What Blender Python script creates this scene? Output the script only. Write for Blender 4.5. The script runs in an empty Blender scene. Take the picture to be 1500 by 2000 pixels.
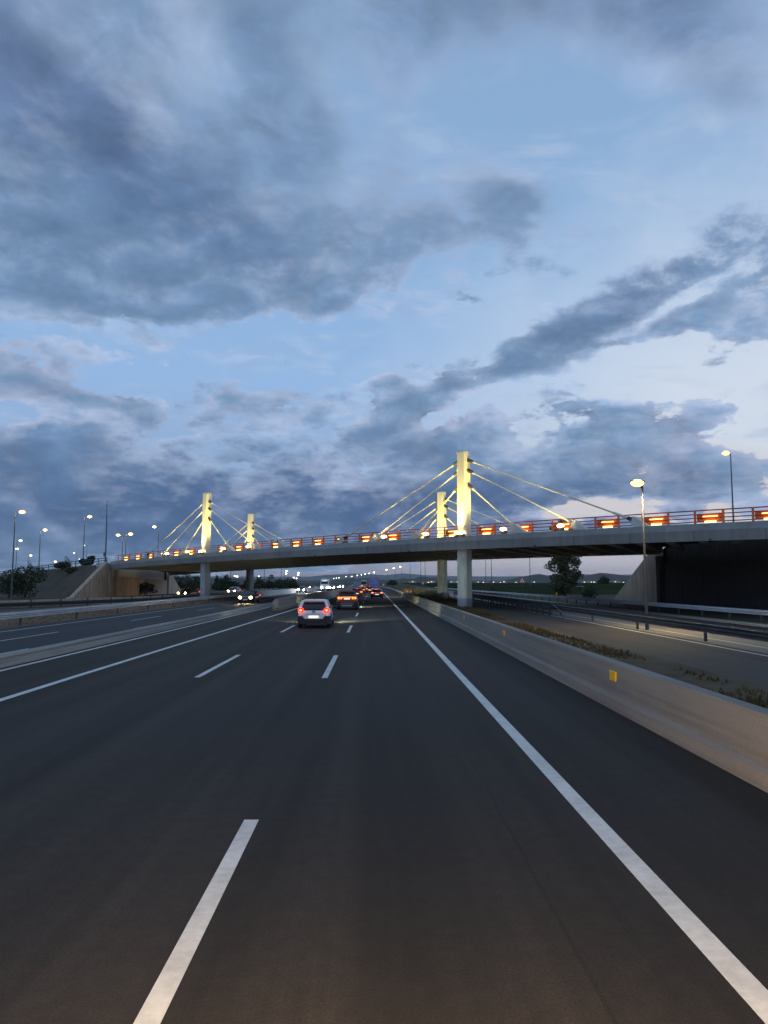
import bpy, bmesh, math, random
from mathutils import Vector, Matrix, noise as mnoise

scene = bpy.context.scene
COL = scene.collection
R = math.radians
rng = random.Random(7)

# ------------------------------------------------------------------ camera
F = 1450.0                       # focal length in pixels of the 1500 x 2000 photograph
CAM = Vector((0.0, 0.0, 2.43))
PITCH = math.atan(137 / F)
YAW = math.atan(20 / F * math.cos(PITCH))
cam_rot = Matrix.Rotation(-YAW, 3, 'Z') @ Matrix.Rotation(math.pi / 2 + PITCH, 3, 'X')
cd = bpy.data.cameras.new('camera')
cam = bpy.data.objects.new('camera', cd)
COL.objects.link(cam)
cam.location = CAM
cam.rotation_euler = cam_rot.to_euler()
cd.sensor_fit = 'VERTICAL'
cd.sensor_height = 24.0
cd.sensor_width = 18.0
cd.lens = 24.0 * F / 2000.0
cd.clip_start = 0.05
cd.clip_end = 60000.0
scene.camera = cam


def ray(px, py):
    return (cam_rot @ Vector(((px - 750) / F, (1000 - py) / F, -1.0))).normalized()


def at(px, py, Y):
    """point on the sight line of a photo pixel, Y metres down the road"""
    d = ray(px, py)
    return CAM + d * (Y / d.y)


def gr(px, py, z=0.0):
    """where a photo pixel meets the level z"""
    d = ray(px, py)
    return CAM + d * ((z - CAM.z) / d.z)


# ------------------------------------------------------------------ render settings
scene.render.engine = 'CYCLES'
scene.view_settings.view_transform = 'Standard'
scene.view_settings.look = 'None'
scene.view_settings.exposure = 0.0
scene.view_settings.gamma = 1.0
cy = scene.cycles
cy.use_denoising = True
cy.max_bounces = 5
cy.diffuse_bounces = 2
cy.glossy_bounces = 2
cy.transmission_bounces = 2
cy.transparent_max_bounces = 6
cy.volume_bounces = 0
cy.caustics_reflective = False
cy.caustics_refractive = False
cy.sample_clamp_indirect = 4.0
cy.use_light_tree = True


# ------------------------------------------------------------------ node helpers
class NT:
    """a thin wrapper that writes node graphs in a line each"""

    def __init__(self, tree):
        self.t = tree
        tree.nodes.clear()

    def n(self, kind, **kw):
        nd = self.t.nodes.new(kind)
        for k, v in kw.items():
            setattr(nd, k, v)
        return nd

    def l(self, a, b):
        self.t.links.new(a, b)

    def set(self, sock, v):
        if hasattr(v, 'is_output'):
            self.l(v, sock)
        elif v is not None:
            if sock.type == 'RGBA' and len(v) == 3:
                v = (*v, 1.0)
            sock.default_value = v

    def m(self, op, a, b=None, c=None, clamp=False):
        nd = self.n('ShaderNodeMath', operation=op, use_clamp=clamp)
        for i, v in enumerate((a, b, c)):
            if v is not None:
                self.set(nd.inputs[i], v)
        return nd.outputs[0]

    def vm(self, op, a, b=None):
        nd = self.n('ShaderNodeVectorMath', operation=op)
        self.set(nd.inputs[0], a)
        if b is not None:
            if op == 'SCALE':
                self.set(nd.inputs['Scale'], b)
            else:
                self.set(nd.inputs[1], b)
        return nd.outputs[1] if op in ('LENGTH', 'DOT_PRODUCT') else nd.outputs[0]

    def mix(self, f, a, b, blend='MIX'):
        nd = self.n('ShaderNodeMix', data_type='RGBA', blend_type=blend)
        self.set(nd.inputs[0], f)
        self.set(nd.inputs[6], a)
        self.set(nd.inputs[7], b)
        return nd.outputs[2]

    def rng(self, v, a, b, c=0.0, d=1.0, kind='SMOOTHSTEP'):
        nd = self.n('ShaderNodeMapRange', interpolation_type=kind)
        self.set(nd.inputs[0], v)
        for i, x in enumerate((a, b, c, d)):
            self.set(nd.inputs[i + 1], x)
        return nd.outputs[0]

    def noise(self, vec, scale, detail=4.0, rough=0.55, dist=0.0, dims='3D'):
        nd = self.n('ShaderNodeTexNoise', noise_dimensions=dims)
        if vec is not None:
            self.l(vec, nd.inputs['Vector'])
        nd.inputs['Scale'].default_value = scale
        nd.inputs['Detail'].default_value = detail
        nd.inputs['Roughness'].default_value = rough
        nd.inputs['Distortion'].default_value = dist
        return nd.outputs[0], nd.outputs[1]

    def mapping(self, vec, loc=(0, 0, 0), rot=(0, 0, 0), scale=(1, 1, 1), kind='POINT'):
        nd = self.n('ShaderNodeMapping', vector_type=kind)
        self.l(vec, nd.inputs[0])
        nd.inputs[1].default_value = loc
        nd.inputs[2].default_value = rot
        nd.inputs[3].default_value = scale
        return nd.outputs[0]

    def ramp(self, f, stops, interp='LINEAR'):
        nd = self.n('ShaderNodeValToRGB')
        cr = nd.color_ramp
        cr.interpolation = interp
        while len(cr.elements) < len(stops):
            cr.elements.new(0.5)
        for e, (p, c) in zip(cr.elements, stops):
            e.position = p
            e.color = (*c, 1.0) if len(c) == 3 else c
        self.l(f, nd.inputs[0])
        return nd.outputs[0]


def srgb(r, g, b):
    f = lambda c: (c / 255 / 12.92) if c <= 10 else ((c / 255 + 0.055) / 1.055) ** 2.4
    return (f(r), f(g), f(b))

# ------------------------------------------------------------------ sky
world = bpy.data.worlds.new('World')
scene.world = world
world.use_nodes = True
SUN_AZ, SUN_EL = R(58), R(2.0)          # the last light, low on the right


def build_sky():
    w = NT(world.node_tree)
    tc = w.n('ShaderNodeTexCoord').outputs['Generated']
    d = w.vm('NORMALIZE', tc)
    sx = w.n('ShaderNodeSeparateXYZ')
    w.l(d, sx.inputs[0])
    x, y, z = sx.outputs
    az = w.m('ARCTAN2', x, y)
    el = w.m('ARCSINE', z)
    cb = w.n('ShaderNodeCombineXYZ')
    w.l(az, cb.inputs[0])
    w.l(el, cb.inputs[1])
    uv = cb.outputs[0]
    # position on a curved cloud deck overhead
    den = w.m('ADD', w.m('MAXIMUM', z, 0.0), 0.16)
    cp = w.n('ShaderNodeCombineXYZ')
    w.l(w.m('DIVIDE', x, den), cp.inputs[0])
    w.l(w.m('DIVIDE', y, den), cp.inputs[1])
    P = cp.outputs[0]
    # ragged outlines: bend the large shapes by noise
    wn = w.noise(P, 2.2, 5.0, 0.6)[1]
    wv = w.vm('SCALE', w.vm('SUBTRACT', wn, (0.5, 0.5, 0.5)), 0.085)
    uvw = w.vm('ADD', uv, wv)
    wn2 = w.noise(uv, 9.0, 3.0, 0.5)[1]
    uvs = w.vm('ADD', uv, w.vm('SCALE', w.vm('SUBTRACT', wn2, (0.5, 0.5, 0.5)), 0.13))

    def blobs(lst, vec):
        tot = None
        for (px, py, rx, ry, ang, wt) in lst:
            r = ray(px, py)
            a, e = math.atan2(r.x, r.y), math.asin(r.z)
            mp = w.mapping(vec, (a, e, 0), (0, 0, R(ang)), (rx / F, ry / F, 1), 'TEXTURE')
            g = w.n('ShaderNodeTexGradient', gradient_type='SPHERICAL')
            w.l(mp, g.inputs[0])
            if tot is None:
                tot = w.m('MULTIPLY', g.outputs[1], wt)
            else:
                tot = w.m('MULTIPLY_ADD', g.outputs[1], wt, tot)
        return tot

    # ---- clear sky: blue overhead, paler to the right, rose at the horizon
    elg = w.ramp(w.m('DIVIDE', el, 0.75, clamp=True), [
        (0.0, srgb(118, 124, 146)), (0.03, srgb(126, 134, 158)), (0.10, srgb(142, 170, 210)),
        (0.35, srgb(152, 190, 236)), (0.62, srgb(142, 182, 226)), (0.85, srgb(142, 176, 216)), (1.0, srgb(122, 154, 196))])
    glow = blobs([(1600, 840, 900, 560, 0, 1.15), (1300, 985, 420, 60, 4, 0.6)], uvs)
    elg = w.mix(w.m('MINIMUM', glow, 0.85), elg, srgb(222, 232, 246))
    warm = blobs([(1380, 990, 700, 130, 0, 1.0), (1250, 1110, 500, 90, 0, 0.7), (780, 1118, 420, 60, 0, 0.55)], uvs)
    elg = w.mix(w.m('MINIMUM', warm, 0.6), elg, srgb(214, 202, 200))
    sk = w.n('ShaderNodeTexSky', sky_type='NISHITA')
    sk.sun_disc = False
    sk.sun_elevation = SUN_EL
    sk.sun_rotation = SUN_AZ
    sk.altitude = 100
    sk.air_density = 1.2
    nis = w.vm('SCALE', sk.outputs[0], 0.12)
    clear = w.mix(w.rng(el, 0.02, 0.14, 0.03, 0.16), elg, nis)

    # ---- clouds
    cov = blobs([
        (846, 893, 80, 50, 0, 0.8),
        # upper left sheet
        (150, 200, 820, 560, -12, 1.5), (520, 60, 420, 300, 0, 0.8), (260, 450, 500, 200, -6, 1.15), (120, 540, 330, 90, 0, 0.6), (600, 420, 330, 200, 0, 0.4),
        (-150, 120, 500, 600, 0, 0.7),
        # top edge
        (770, 90, 130, 170, 0, 0.85), (960, 0, 420, 100, 0, 1.0), (1330, 60, 260, 190, -12, 1.25), (1480, 150, 130, 170, 30, 0.6), (1300, -250, 900, 340, 0, 1.3),
        # soft middle
        (930, 445, 340, 170, -6, 1.4), (985, 355, 140, 80, -25, 1.1), (600, 588, 200, 70, 0, 1.2), (640, 300, 260, 120, -10, 0.45), (650, 470, 260, 110, 0, 0.55),
        (930, 260, 60, 30, -30, 0.35), (1260, 320, 420, 90, 18, 0.22),
        # streaks on the right
        (1330, 510, 430, 100, 17, 1.25), (1180, 590, 190, 62, 14, 0.9), (1450, 560, 260, 60, 12, 0.85), (1130, 660, 220, 75, 12, 1.2),
        (1010, 700, 170, 66, 8, 1.45), (870, 748, 140, 58, 15, 1.35), (785, 782, 140, 72, 12, 1.35), (1360, 618, 110, 30, 6, 0.8),
        (1480, 640, 190, 60, 8, 0.55), (1390, 680, 90, 50, -30, 0.35),
        # low streaks
        (1190, 795, 260, 30, 2, 1.0), (1400, 800, 260, 26, 4, 0.8), (1120, 845, 330, 50, 2, 0.9), (1420, 905, 250, 95, 0, 0.6), (1230, 870, 210, 60, 6, 0.6),
        # bank above the horizon
        (500, 975, 1000, 160, 0, 1.3), (60, 900, 330, 70, 0, 0.5), (760, 845, 260, 80, 4, 1.0),
        (1100, 950, 520, 130, 0, 0.95), (1420, 970, 300, 70, 0, 0.45), (-100, 960, 500, 200, 0, 0.9), (200, 1040, 700, 70, 0, 0.9), (820, 1010, 420, 70, 0, 0.5),
        # puffs on the left
        (90, 765, 300, 50, -4, 0.95), (290, 668, 110, 46, 0, 1.1), (450, 768, 80, 46, 0, 1.1), (560, 795, 130, 50, 8, 1.0), (-20, 700, 190, 50, 0, 0.5), (160, 690, 120, 40, 0, 0.6),
        (300, 575, 150, 56, 0, 0.8), (250, 800, 110, 40, 0, 0.9), (180, 850, 160, 60, 0, 0.55), (430, 850, 160, 60, 0, 0.5), (300, 1080, 900, 60, 0, 0.9), (1250, 1040, 500, 34, 0, 0.8),
    ], uvw)
    # openings
    opn = blobs([(938, 668, 70, 60, 40, 0.9), (822, 728, 44, 70, 30, 0.8), (1085, 600, 120, 40, 20, 0.7), (1300, 600, 200, 24, 14, 0.8), (1210, 500, 90, 26, 20, 0.5), (1330, 740, 300, 40, 4, 0.5), (760, 420, 80, 60, 0, 0.5), (470, 520, 120, 50, 0, 0.35), (390, 190, 130, 110, 20, 0.45), (60, 815, 260, 26, 0, 0.5), (600, 730, 330, 50, 10, 0.5), (1240, 640, 90, 24, 8, 0.5), (1180, 745, 260, 26, 4, 0.5), (1230, 990, 330, 30, 2, 0.9), (400, 670, 620, 95, 3, 0.75), (1000, 560, 330, 80, 0, 0.35), (1250, 720, 360, 60, 6, 0.5), (1000, 200, 420, 170, 0, 0.35),
                 (700, 210, 90, 190, 0, 0.45), (1420, 860, 120, 40, 0, 0.35), (1000, 1140, 800, 40, 0, 1.3), (420, 700, 420, 70, 8, 0.5), (1100, 1000, 200, 26, 0, 0.4)], uvw)
    cov = w.m('SUBTRACT', cov, opn)
    f1 = w.noise(P, 1.7, 9.0, 0.58, 0.35)[0]
    sdir = Vector((math.sin(SUN_AZ), math.cos(SUN_AZ), 0)) * 0.10
    Pq = w.vm('ADD', P, (sdir.x, sdir.y, 0.0))
    f2 = w.noise(Pq, 1.7, 5.0, 0.58, 0.35)[0]
    f3 = w.noise(P, 7.5, 6.0, 0.62, 0.5)[0]
    f4 = w.noise(w.mapping(uv, scale=(1.0, 1.7, 1.0)), 21.0, 8.0, 0.62, 0.4)[0]      # cauliflower heads of the far clouds
    lowf = w.rng(el, 0.58, 0.36)
    fine = w.m('MULTIPLY', w.m('SUBTRACT', f3, 0.5), w.rng(el, 0.16, 0.5, 0.8, 1.15))
    puff = w.m('MULTIPLY', w.m('SUBTRACT', f4, 0.5), w.m('MULTIPLY', lowf, 2.2))
    f5 = w.noise(w.mapping(uv, scale=(1.0, 1.6, 1.0)), 11.0, 8.0, 0.58, 0.25)[0]
    puff = w.m('MULTIPLY_ADD', w.m('SUBTRACT', f5, 0.5), w.m('MULTIPLY', lowf, 3.4), puff)
    nz = w.m('ADD', w.m('MULTIPLY', w.m('SUBTRACT', f1, 0.5), w.rng(el, 0.1, 0.45, 1.3, 1.7)), w.m('ADD', fine, puff))
    D = w.m('ADD', w.m('SUBTRACT', cov, 0.36), nz)
    soft = w.rng(el, 0.20, 0.55, 0.34, 1.2)      # crisp low down, soft overhead
    mask = w.rng(D, 0.0, soft)
    # loose puffs drifting in the gaps
    f6 = w.noise(w.mapping(uv, loc=(3.1, 1.7, 0), scale=(1.0, 2.1, 1.0)), 8.5, 7.0, 0.6, 0.3)[0]
    puffs = w.m('MULTIPLY', w.rng(f6, 0.585, 0.67), w.m('MULTIPLY', w.rng(el, 0.12, 0.2), w.rng(el, 0.50, 0.36)))
    mask = w.m('MAXIMUM', mask, w.m('MULTIPLY', puffs, 0.75))
    thick = w.m('MAXIMUM', w.rng(D, 0.05, 1.25), w.m('MULTIPLY', puffs, 0.45))
    thick = w.m('MULTIPLY', thick, w.rng(el, 0.34, 0.6, 1.0, 0.8))
    # colours
    dark = blobs([(200, 275, 520, 110, -20, 0.95), (0, 130, 300, 320, 0, 0.55), (1330, 520, 420, 85, 17, 0.55), (450, 985, 1100, 190, 0, 1.15), (1330, 60, 240, 150, -10, 0.35),
                  (1000, 0, 360, 70, 0, 0.4), (1050, 990, 500, 70, 0, 0.6), (770, 90, 90, 150, 0, 0.2), (420, 30, 200, 120, 0, 0.3), (1050, 690, 280, 60, 12, 0.2), (300, 480, 300, 150, 0, 0.25)], uvs)
    edge = w.mix(w.rng(w.noise(P, 1.1, 3.0)[0], 0.38, 0.66), srgb(158, 184, 218), srgb(168, 179, 208))
    core = w.mix(w.m('MINIMUM', dark, 1.0), srgb(110, 139, 173), srgb(70, 97, 137))
    cc = w.mix(thick, edge, core)
    # sides turned to the last light are paler, folds are deeper
    f5b = w.noise(w.mapping(uv, loc=(0.012, 0.032, 0), scale=(1.0, 1.6, 1.0)), 11.0, 8.0, 0.58, 0.25)[0]
    heap = w.m('MULTIPLY', w.m('SUBTRACT', f5b, f5), w.m('MULTIPLY_ADD', thick, 2.4, -3.4))
    lit = w.m('MULTIPLY', w.m('SUBTRACT', f1, f2), 2.6)
    lit = w.m('ADD', w.m('MULTIPLY', lit, w.m('MULTIPLY_ADD', lowf, -0.75, 1.0)), w.m('MULTIPLY', heap, w.m('MULTIPLY', lowf, -1.0)))
    cc = w.mix(w.m('MAXIMUM', w.m('MULTIPLY', lit, -0.9), 0.0, clamp=True), cc, srgb(190, 200, 224))
    cc = w.mix(w.m('MAXIMUM', w.m('MULTIPLY', lit, 1.0), 0.0, clamp=True), cc, srgb(64, 90, 130))
    tex = w.m('MULTIPLY_ADD', w.m('SUBTRACT', w.mix(lowf, f3, w.mix(0.5, f4, f5)), 0.5), w.rng(el, 0.16, 0.5, 1.7, 1.25), 1.0)
    cc = w.vm('SCALE', cc, tex)
    # thin veil of high cloud in the open sky
    veil = w.rng(w.noise(w.mapping(P, rot=(0, 0, 0.5), scale=(1.0, 2.2, 1.0)), 2.4, 7.0, 0.6, 0.6)[0], 0.46, 0.72)
    clear = w.mix(w.m('MULTIPLY', veil, 0.42), clear, w.mix(w.rng(f3, 0.4, 0.6), srgb(196, 206, 226), srgb(150, 172, 204)))
    sky = w.mix(w.m('MULTIPLY', mask, 0.97), clear, cc)
    # below the horizon the dome repeats the dull ground
    sky = w.mix(w.rng(z, -0.02, -0.002), srgb(60, 58, 56), sky)
    bg = w.n('ShaderNodeBackground')
    w.l(sky, bg.inputs[0])
    bg.inputs[1].default_value = 1.08
    out = w.n('ShaderNodeOutputWorld')
    w.l(bg.outputs[0], out.inputs[0])
    world.cycles.sampling_method = 'MANUAL'
    world.cycles.sample_map_resolution = 512


build_sky()
sl = bpy.data.lights.new('sun', 'SUN')
sl.energy = 0.06
sl.angle = R(12)
sl.color = (1.0, 0.78, 0.66)
so = bpy.data.objects.new('sun', sl)
COL.objects.link(so)
sdv = Vector((math.sin(SUN_AZ) * math.cos(SUN_EL + R(3)), math.cos(SUN_AZ) * math.cos(SUN_EL + R(3)), math.sin(SUN_EL + R(3))))
so.rotation_euler = sdv.to_track_quat('Z', 'Y').to_euler()
so.location = (40, 60, 80)

# ------------------------------------------------------------------ materials
def mat(name, col, rough=0.7, metal=0.0, var=0.15, scale=3.0, bump=0.0, coat=0.0, spec=0.5, world_pos=False, stretch=(1, 1, 1), col2=None, island=0.0):
    m = bpy.data.materials.new(name)
    m.use_nodes = True
    w = NT(m.node_tree)
    b = w.n('ShaderNodeBsdfPrincipled')
    out = w.n('ShaderNodeOutputMaterial')
    w.l(b.outputs[0], out.inputs[0])
    b.inputs['Roughness'].default_value = rough
    b.inputs['Metallic'].default_value = metal
    b.inputs['Specular IOR Level'].default_value = spec
    b.inputs['Coat Weight'].default_value = coat
    if world_pos:
        vec = w.n('ShaderNodeNewGeometry').outputs['Position']
    else:
        vec = w.n('ShaderNodeTexCoord').outputs['Object']
    if stretch != (1, 1, 1):
        vec = w.mapping(vec, scale=stretch)
    n1 = w.noise(vec, scale, 6.0, 0.6)[0]
    n2 = w.noise(vec, scale * 0.13, 3.0, 0.5)[0]
    nn = w.m('ADD', w.m('MULTIPLY', n1, 0.5), w.m('MULTIPLY', n2, 0.5))
    if col2 is None:
        f = w.rng(nn, 0.3, 0.7, 1 - var, 1 + var, 'LINEAR')
        c = w.vm('SCALE', (col[0], col[1], col[2]), f)
    else:
        c = w.mix(w.rng(nn, 0.38, 0.62), col, col2)
    if island:
        ri = w.n('ShaderNodeNewGeometry').outputs['Random Per Island']
        c = w.vm('SCALE', c, w.rng(ri, 0, 1, 1 - island, 1 + island, 'LINEAR'))
    w.l(c, b.inputs['Base Color'])
    if bump:
        bp = w.n('ShaderNodeBump')
        bp.inputs['Strength'].default_value = bump
        bp.inputs['Distance'].default_value = 0.05
        w.l(n1, bp.inputs['Height'])
        w.l(bp.outputs[0], b.inputs['Normal'])
    return m


def glow(name, col, strength):
    m = bpy.data.materials.new(name)
    m.use_nodes = True
    w = NT(m.node_tree)
    b = w.n('ShaderNodeBsdfPrincipled')
    out = w.n('ShaderNodeOutputMaterial')
    w.l(b.outputs[0], out.inputs[0])
    b.inputs['Base Color'].default_value = (*[min(1, c) for c in col], 1)
    b.inputs['Roughness'].default_value = 0.3
    b.inputs['Emission Color'].default_value = (*col, 1)
    b.inputs['Emission Strength'].default_value = strength
    return m


def asphalt(name, base, tint2, tracks=None):
    m = bpy.data.materials.new(name)
    m.use_nodes = True
    w = NT(m.node_tree)
    b = w.n('ShaderNodeBsdfPrincipled')
    out = w.n('ShaderNodeOutputMaterial')
    w.l(b.outputs[0], out.inputs[0])
    pos = w.n('ShaderNodeNewGeometry').outputs['Position']
    fine = w.noise(pos, 55.0, 3.0, 0.7)[0]
    streak = w.noise(w.mapping(pos, scale=(1.6, 0.035, 1.0)), 1.0, 5.0, 0.6)[0]
    patch = w.noise(w.mapping(pos, scale=(0.28, 0.05, 1.0)), 1.0, 3.0, 0.5)[0]
    c = w.mix(w.rng(w.m('ADD', w.m('MULTIPLY', streak, 0.6), w.m('MULTIPLY', patch, 0.4)), 0.36, 0.64), base, tint2)
    c = w.vm('SCALE', c, w.m('MULTIPLY', w.rng(fine, 0.25, 0.75, 0.55, 1.45, 'LINEAR'), w.rng(w.noise(pos, 6.0, 5.0, 0.7)[0], 0.3, 0.7, 0.84, 1.16, 'LINEAR')))
    if tracks:
        sx = w.n('ShaderNodeSeparateXYZ')
        w.l(pos, sx.inputs[0])
        wob = w.m('MULTIPLY_ADD', w.m('SUBTRACT', w.noise(w.mapping(pos, scale=(0, 0.03, 0)), 1.0, 2.0)[0], 0.5), 0.35, sx.outputs[0])
        tot = None
        for tx in tracks:
            g = w.rng(w.m('ABSOLUTE', w.m('SUBTRACT', wob, tx)), 0.42, 0.05)
            tot = g if tot is None else w.m('ADD', tot, g)
        c = w.vm('SCALE', c, w.m('MULTIPLY_ADD', tot, 0.22, 1.0))
        # sealed joint running along the lane, and the odd cross crack
        seam = w.rng(w.m('ABSOLUTE', w.m('SUBTRACT', w.m('MULTIPLY_ADD', w.m('SUBTRACT', w.noise(w.mapping(pos, scale=(0, 0.6, 0)), 1.0, 5.0)[0], 0.5), 0.10, sx.outputs[0]), 1.34)), 0.022, 0.010)
        c = w.vm('SCALE', c, w.m('MULTIPLY_ADD', seam, -0.22, 1.0))
    w.l(c, b.inputs['Base Color'])
    b.inputs['Roughness'].default_value = 0.78
    b.inputs['Specular IOR Level'].default_value = 0.2
    bp = w.n('ShaderNodeBump')
    bp.inputs['Strength'].default_value = 0.35
    bp.inputs['Distance'].default_value = 0.01
    w.l(fine, bp.inputs['Height'])
    w.l(bp.outputs[0], b.inputs['Normal'])
    return m


def concrete(name, col, streaks=0.35, scale=0.8, along=False):
    """weathered concrete: cloudy tone, form joints left to the mesh, rain streaks down the face"""
    m = bpy.data.materials.new(name)
    m.use_nodes = True
    w = NT(m.node_tree)
    b = w.n('ShaderNodeBsdfPrincipled')
    out = w.n('ShaderNodeOutputMaterial')
    w.l(b.outputs[0], out.inputs[0])
    pos = w.n('ShaderNodeNewGeometry').outputs['Position']
    n1 = w.noise(w.mapping(pos, scale=(1.0, 0.22, 1.0)) if along else pos, scale, 6.0, 0.6)[0]
    n2 = w.noise(w.mapping(pos, scale=(1.0, 0.05, 3.0) if along else (1.0, 1.0, 0.12)), 2.3, 6.0, 0.7)[0]
    n3 = w.noise(pos, 22.0, 3.0, 0.6)[0]
    f = w.m('MULTIPLY', w.rng(n1, 0.3, 0.7, 0.84, 1.14, 'LINEAR'), w.rng(n2, 0.42, 0.66, 1.06, 1.0 - streaks))
    f = w.m('MULTIPLY', f, w.rng(n3, 0.3, 0.7, 0.92, 1.08, 'LINEAR'))
    c = w.vm('SCALE', col, f)
    w.l(c, b.inputs['Base Color'])
    b.inputs['Roughness'].default_value = 0.85
    b.inputs['Specular IOR Level'].default_value = 0.3
    bp = w.n('ShaderNodeBump')
    bp.inputs['Strength'].default_value = 0.2
    bp.inputs['Distance'].default_value = 0.03
    w.l(n3, bp.inputs['Height'])
    w.l(bp.outputs[0], b.inputs['Normal'])
    return m


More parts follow.
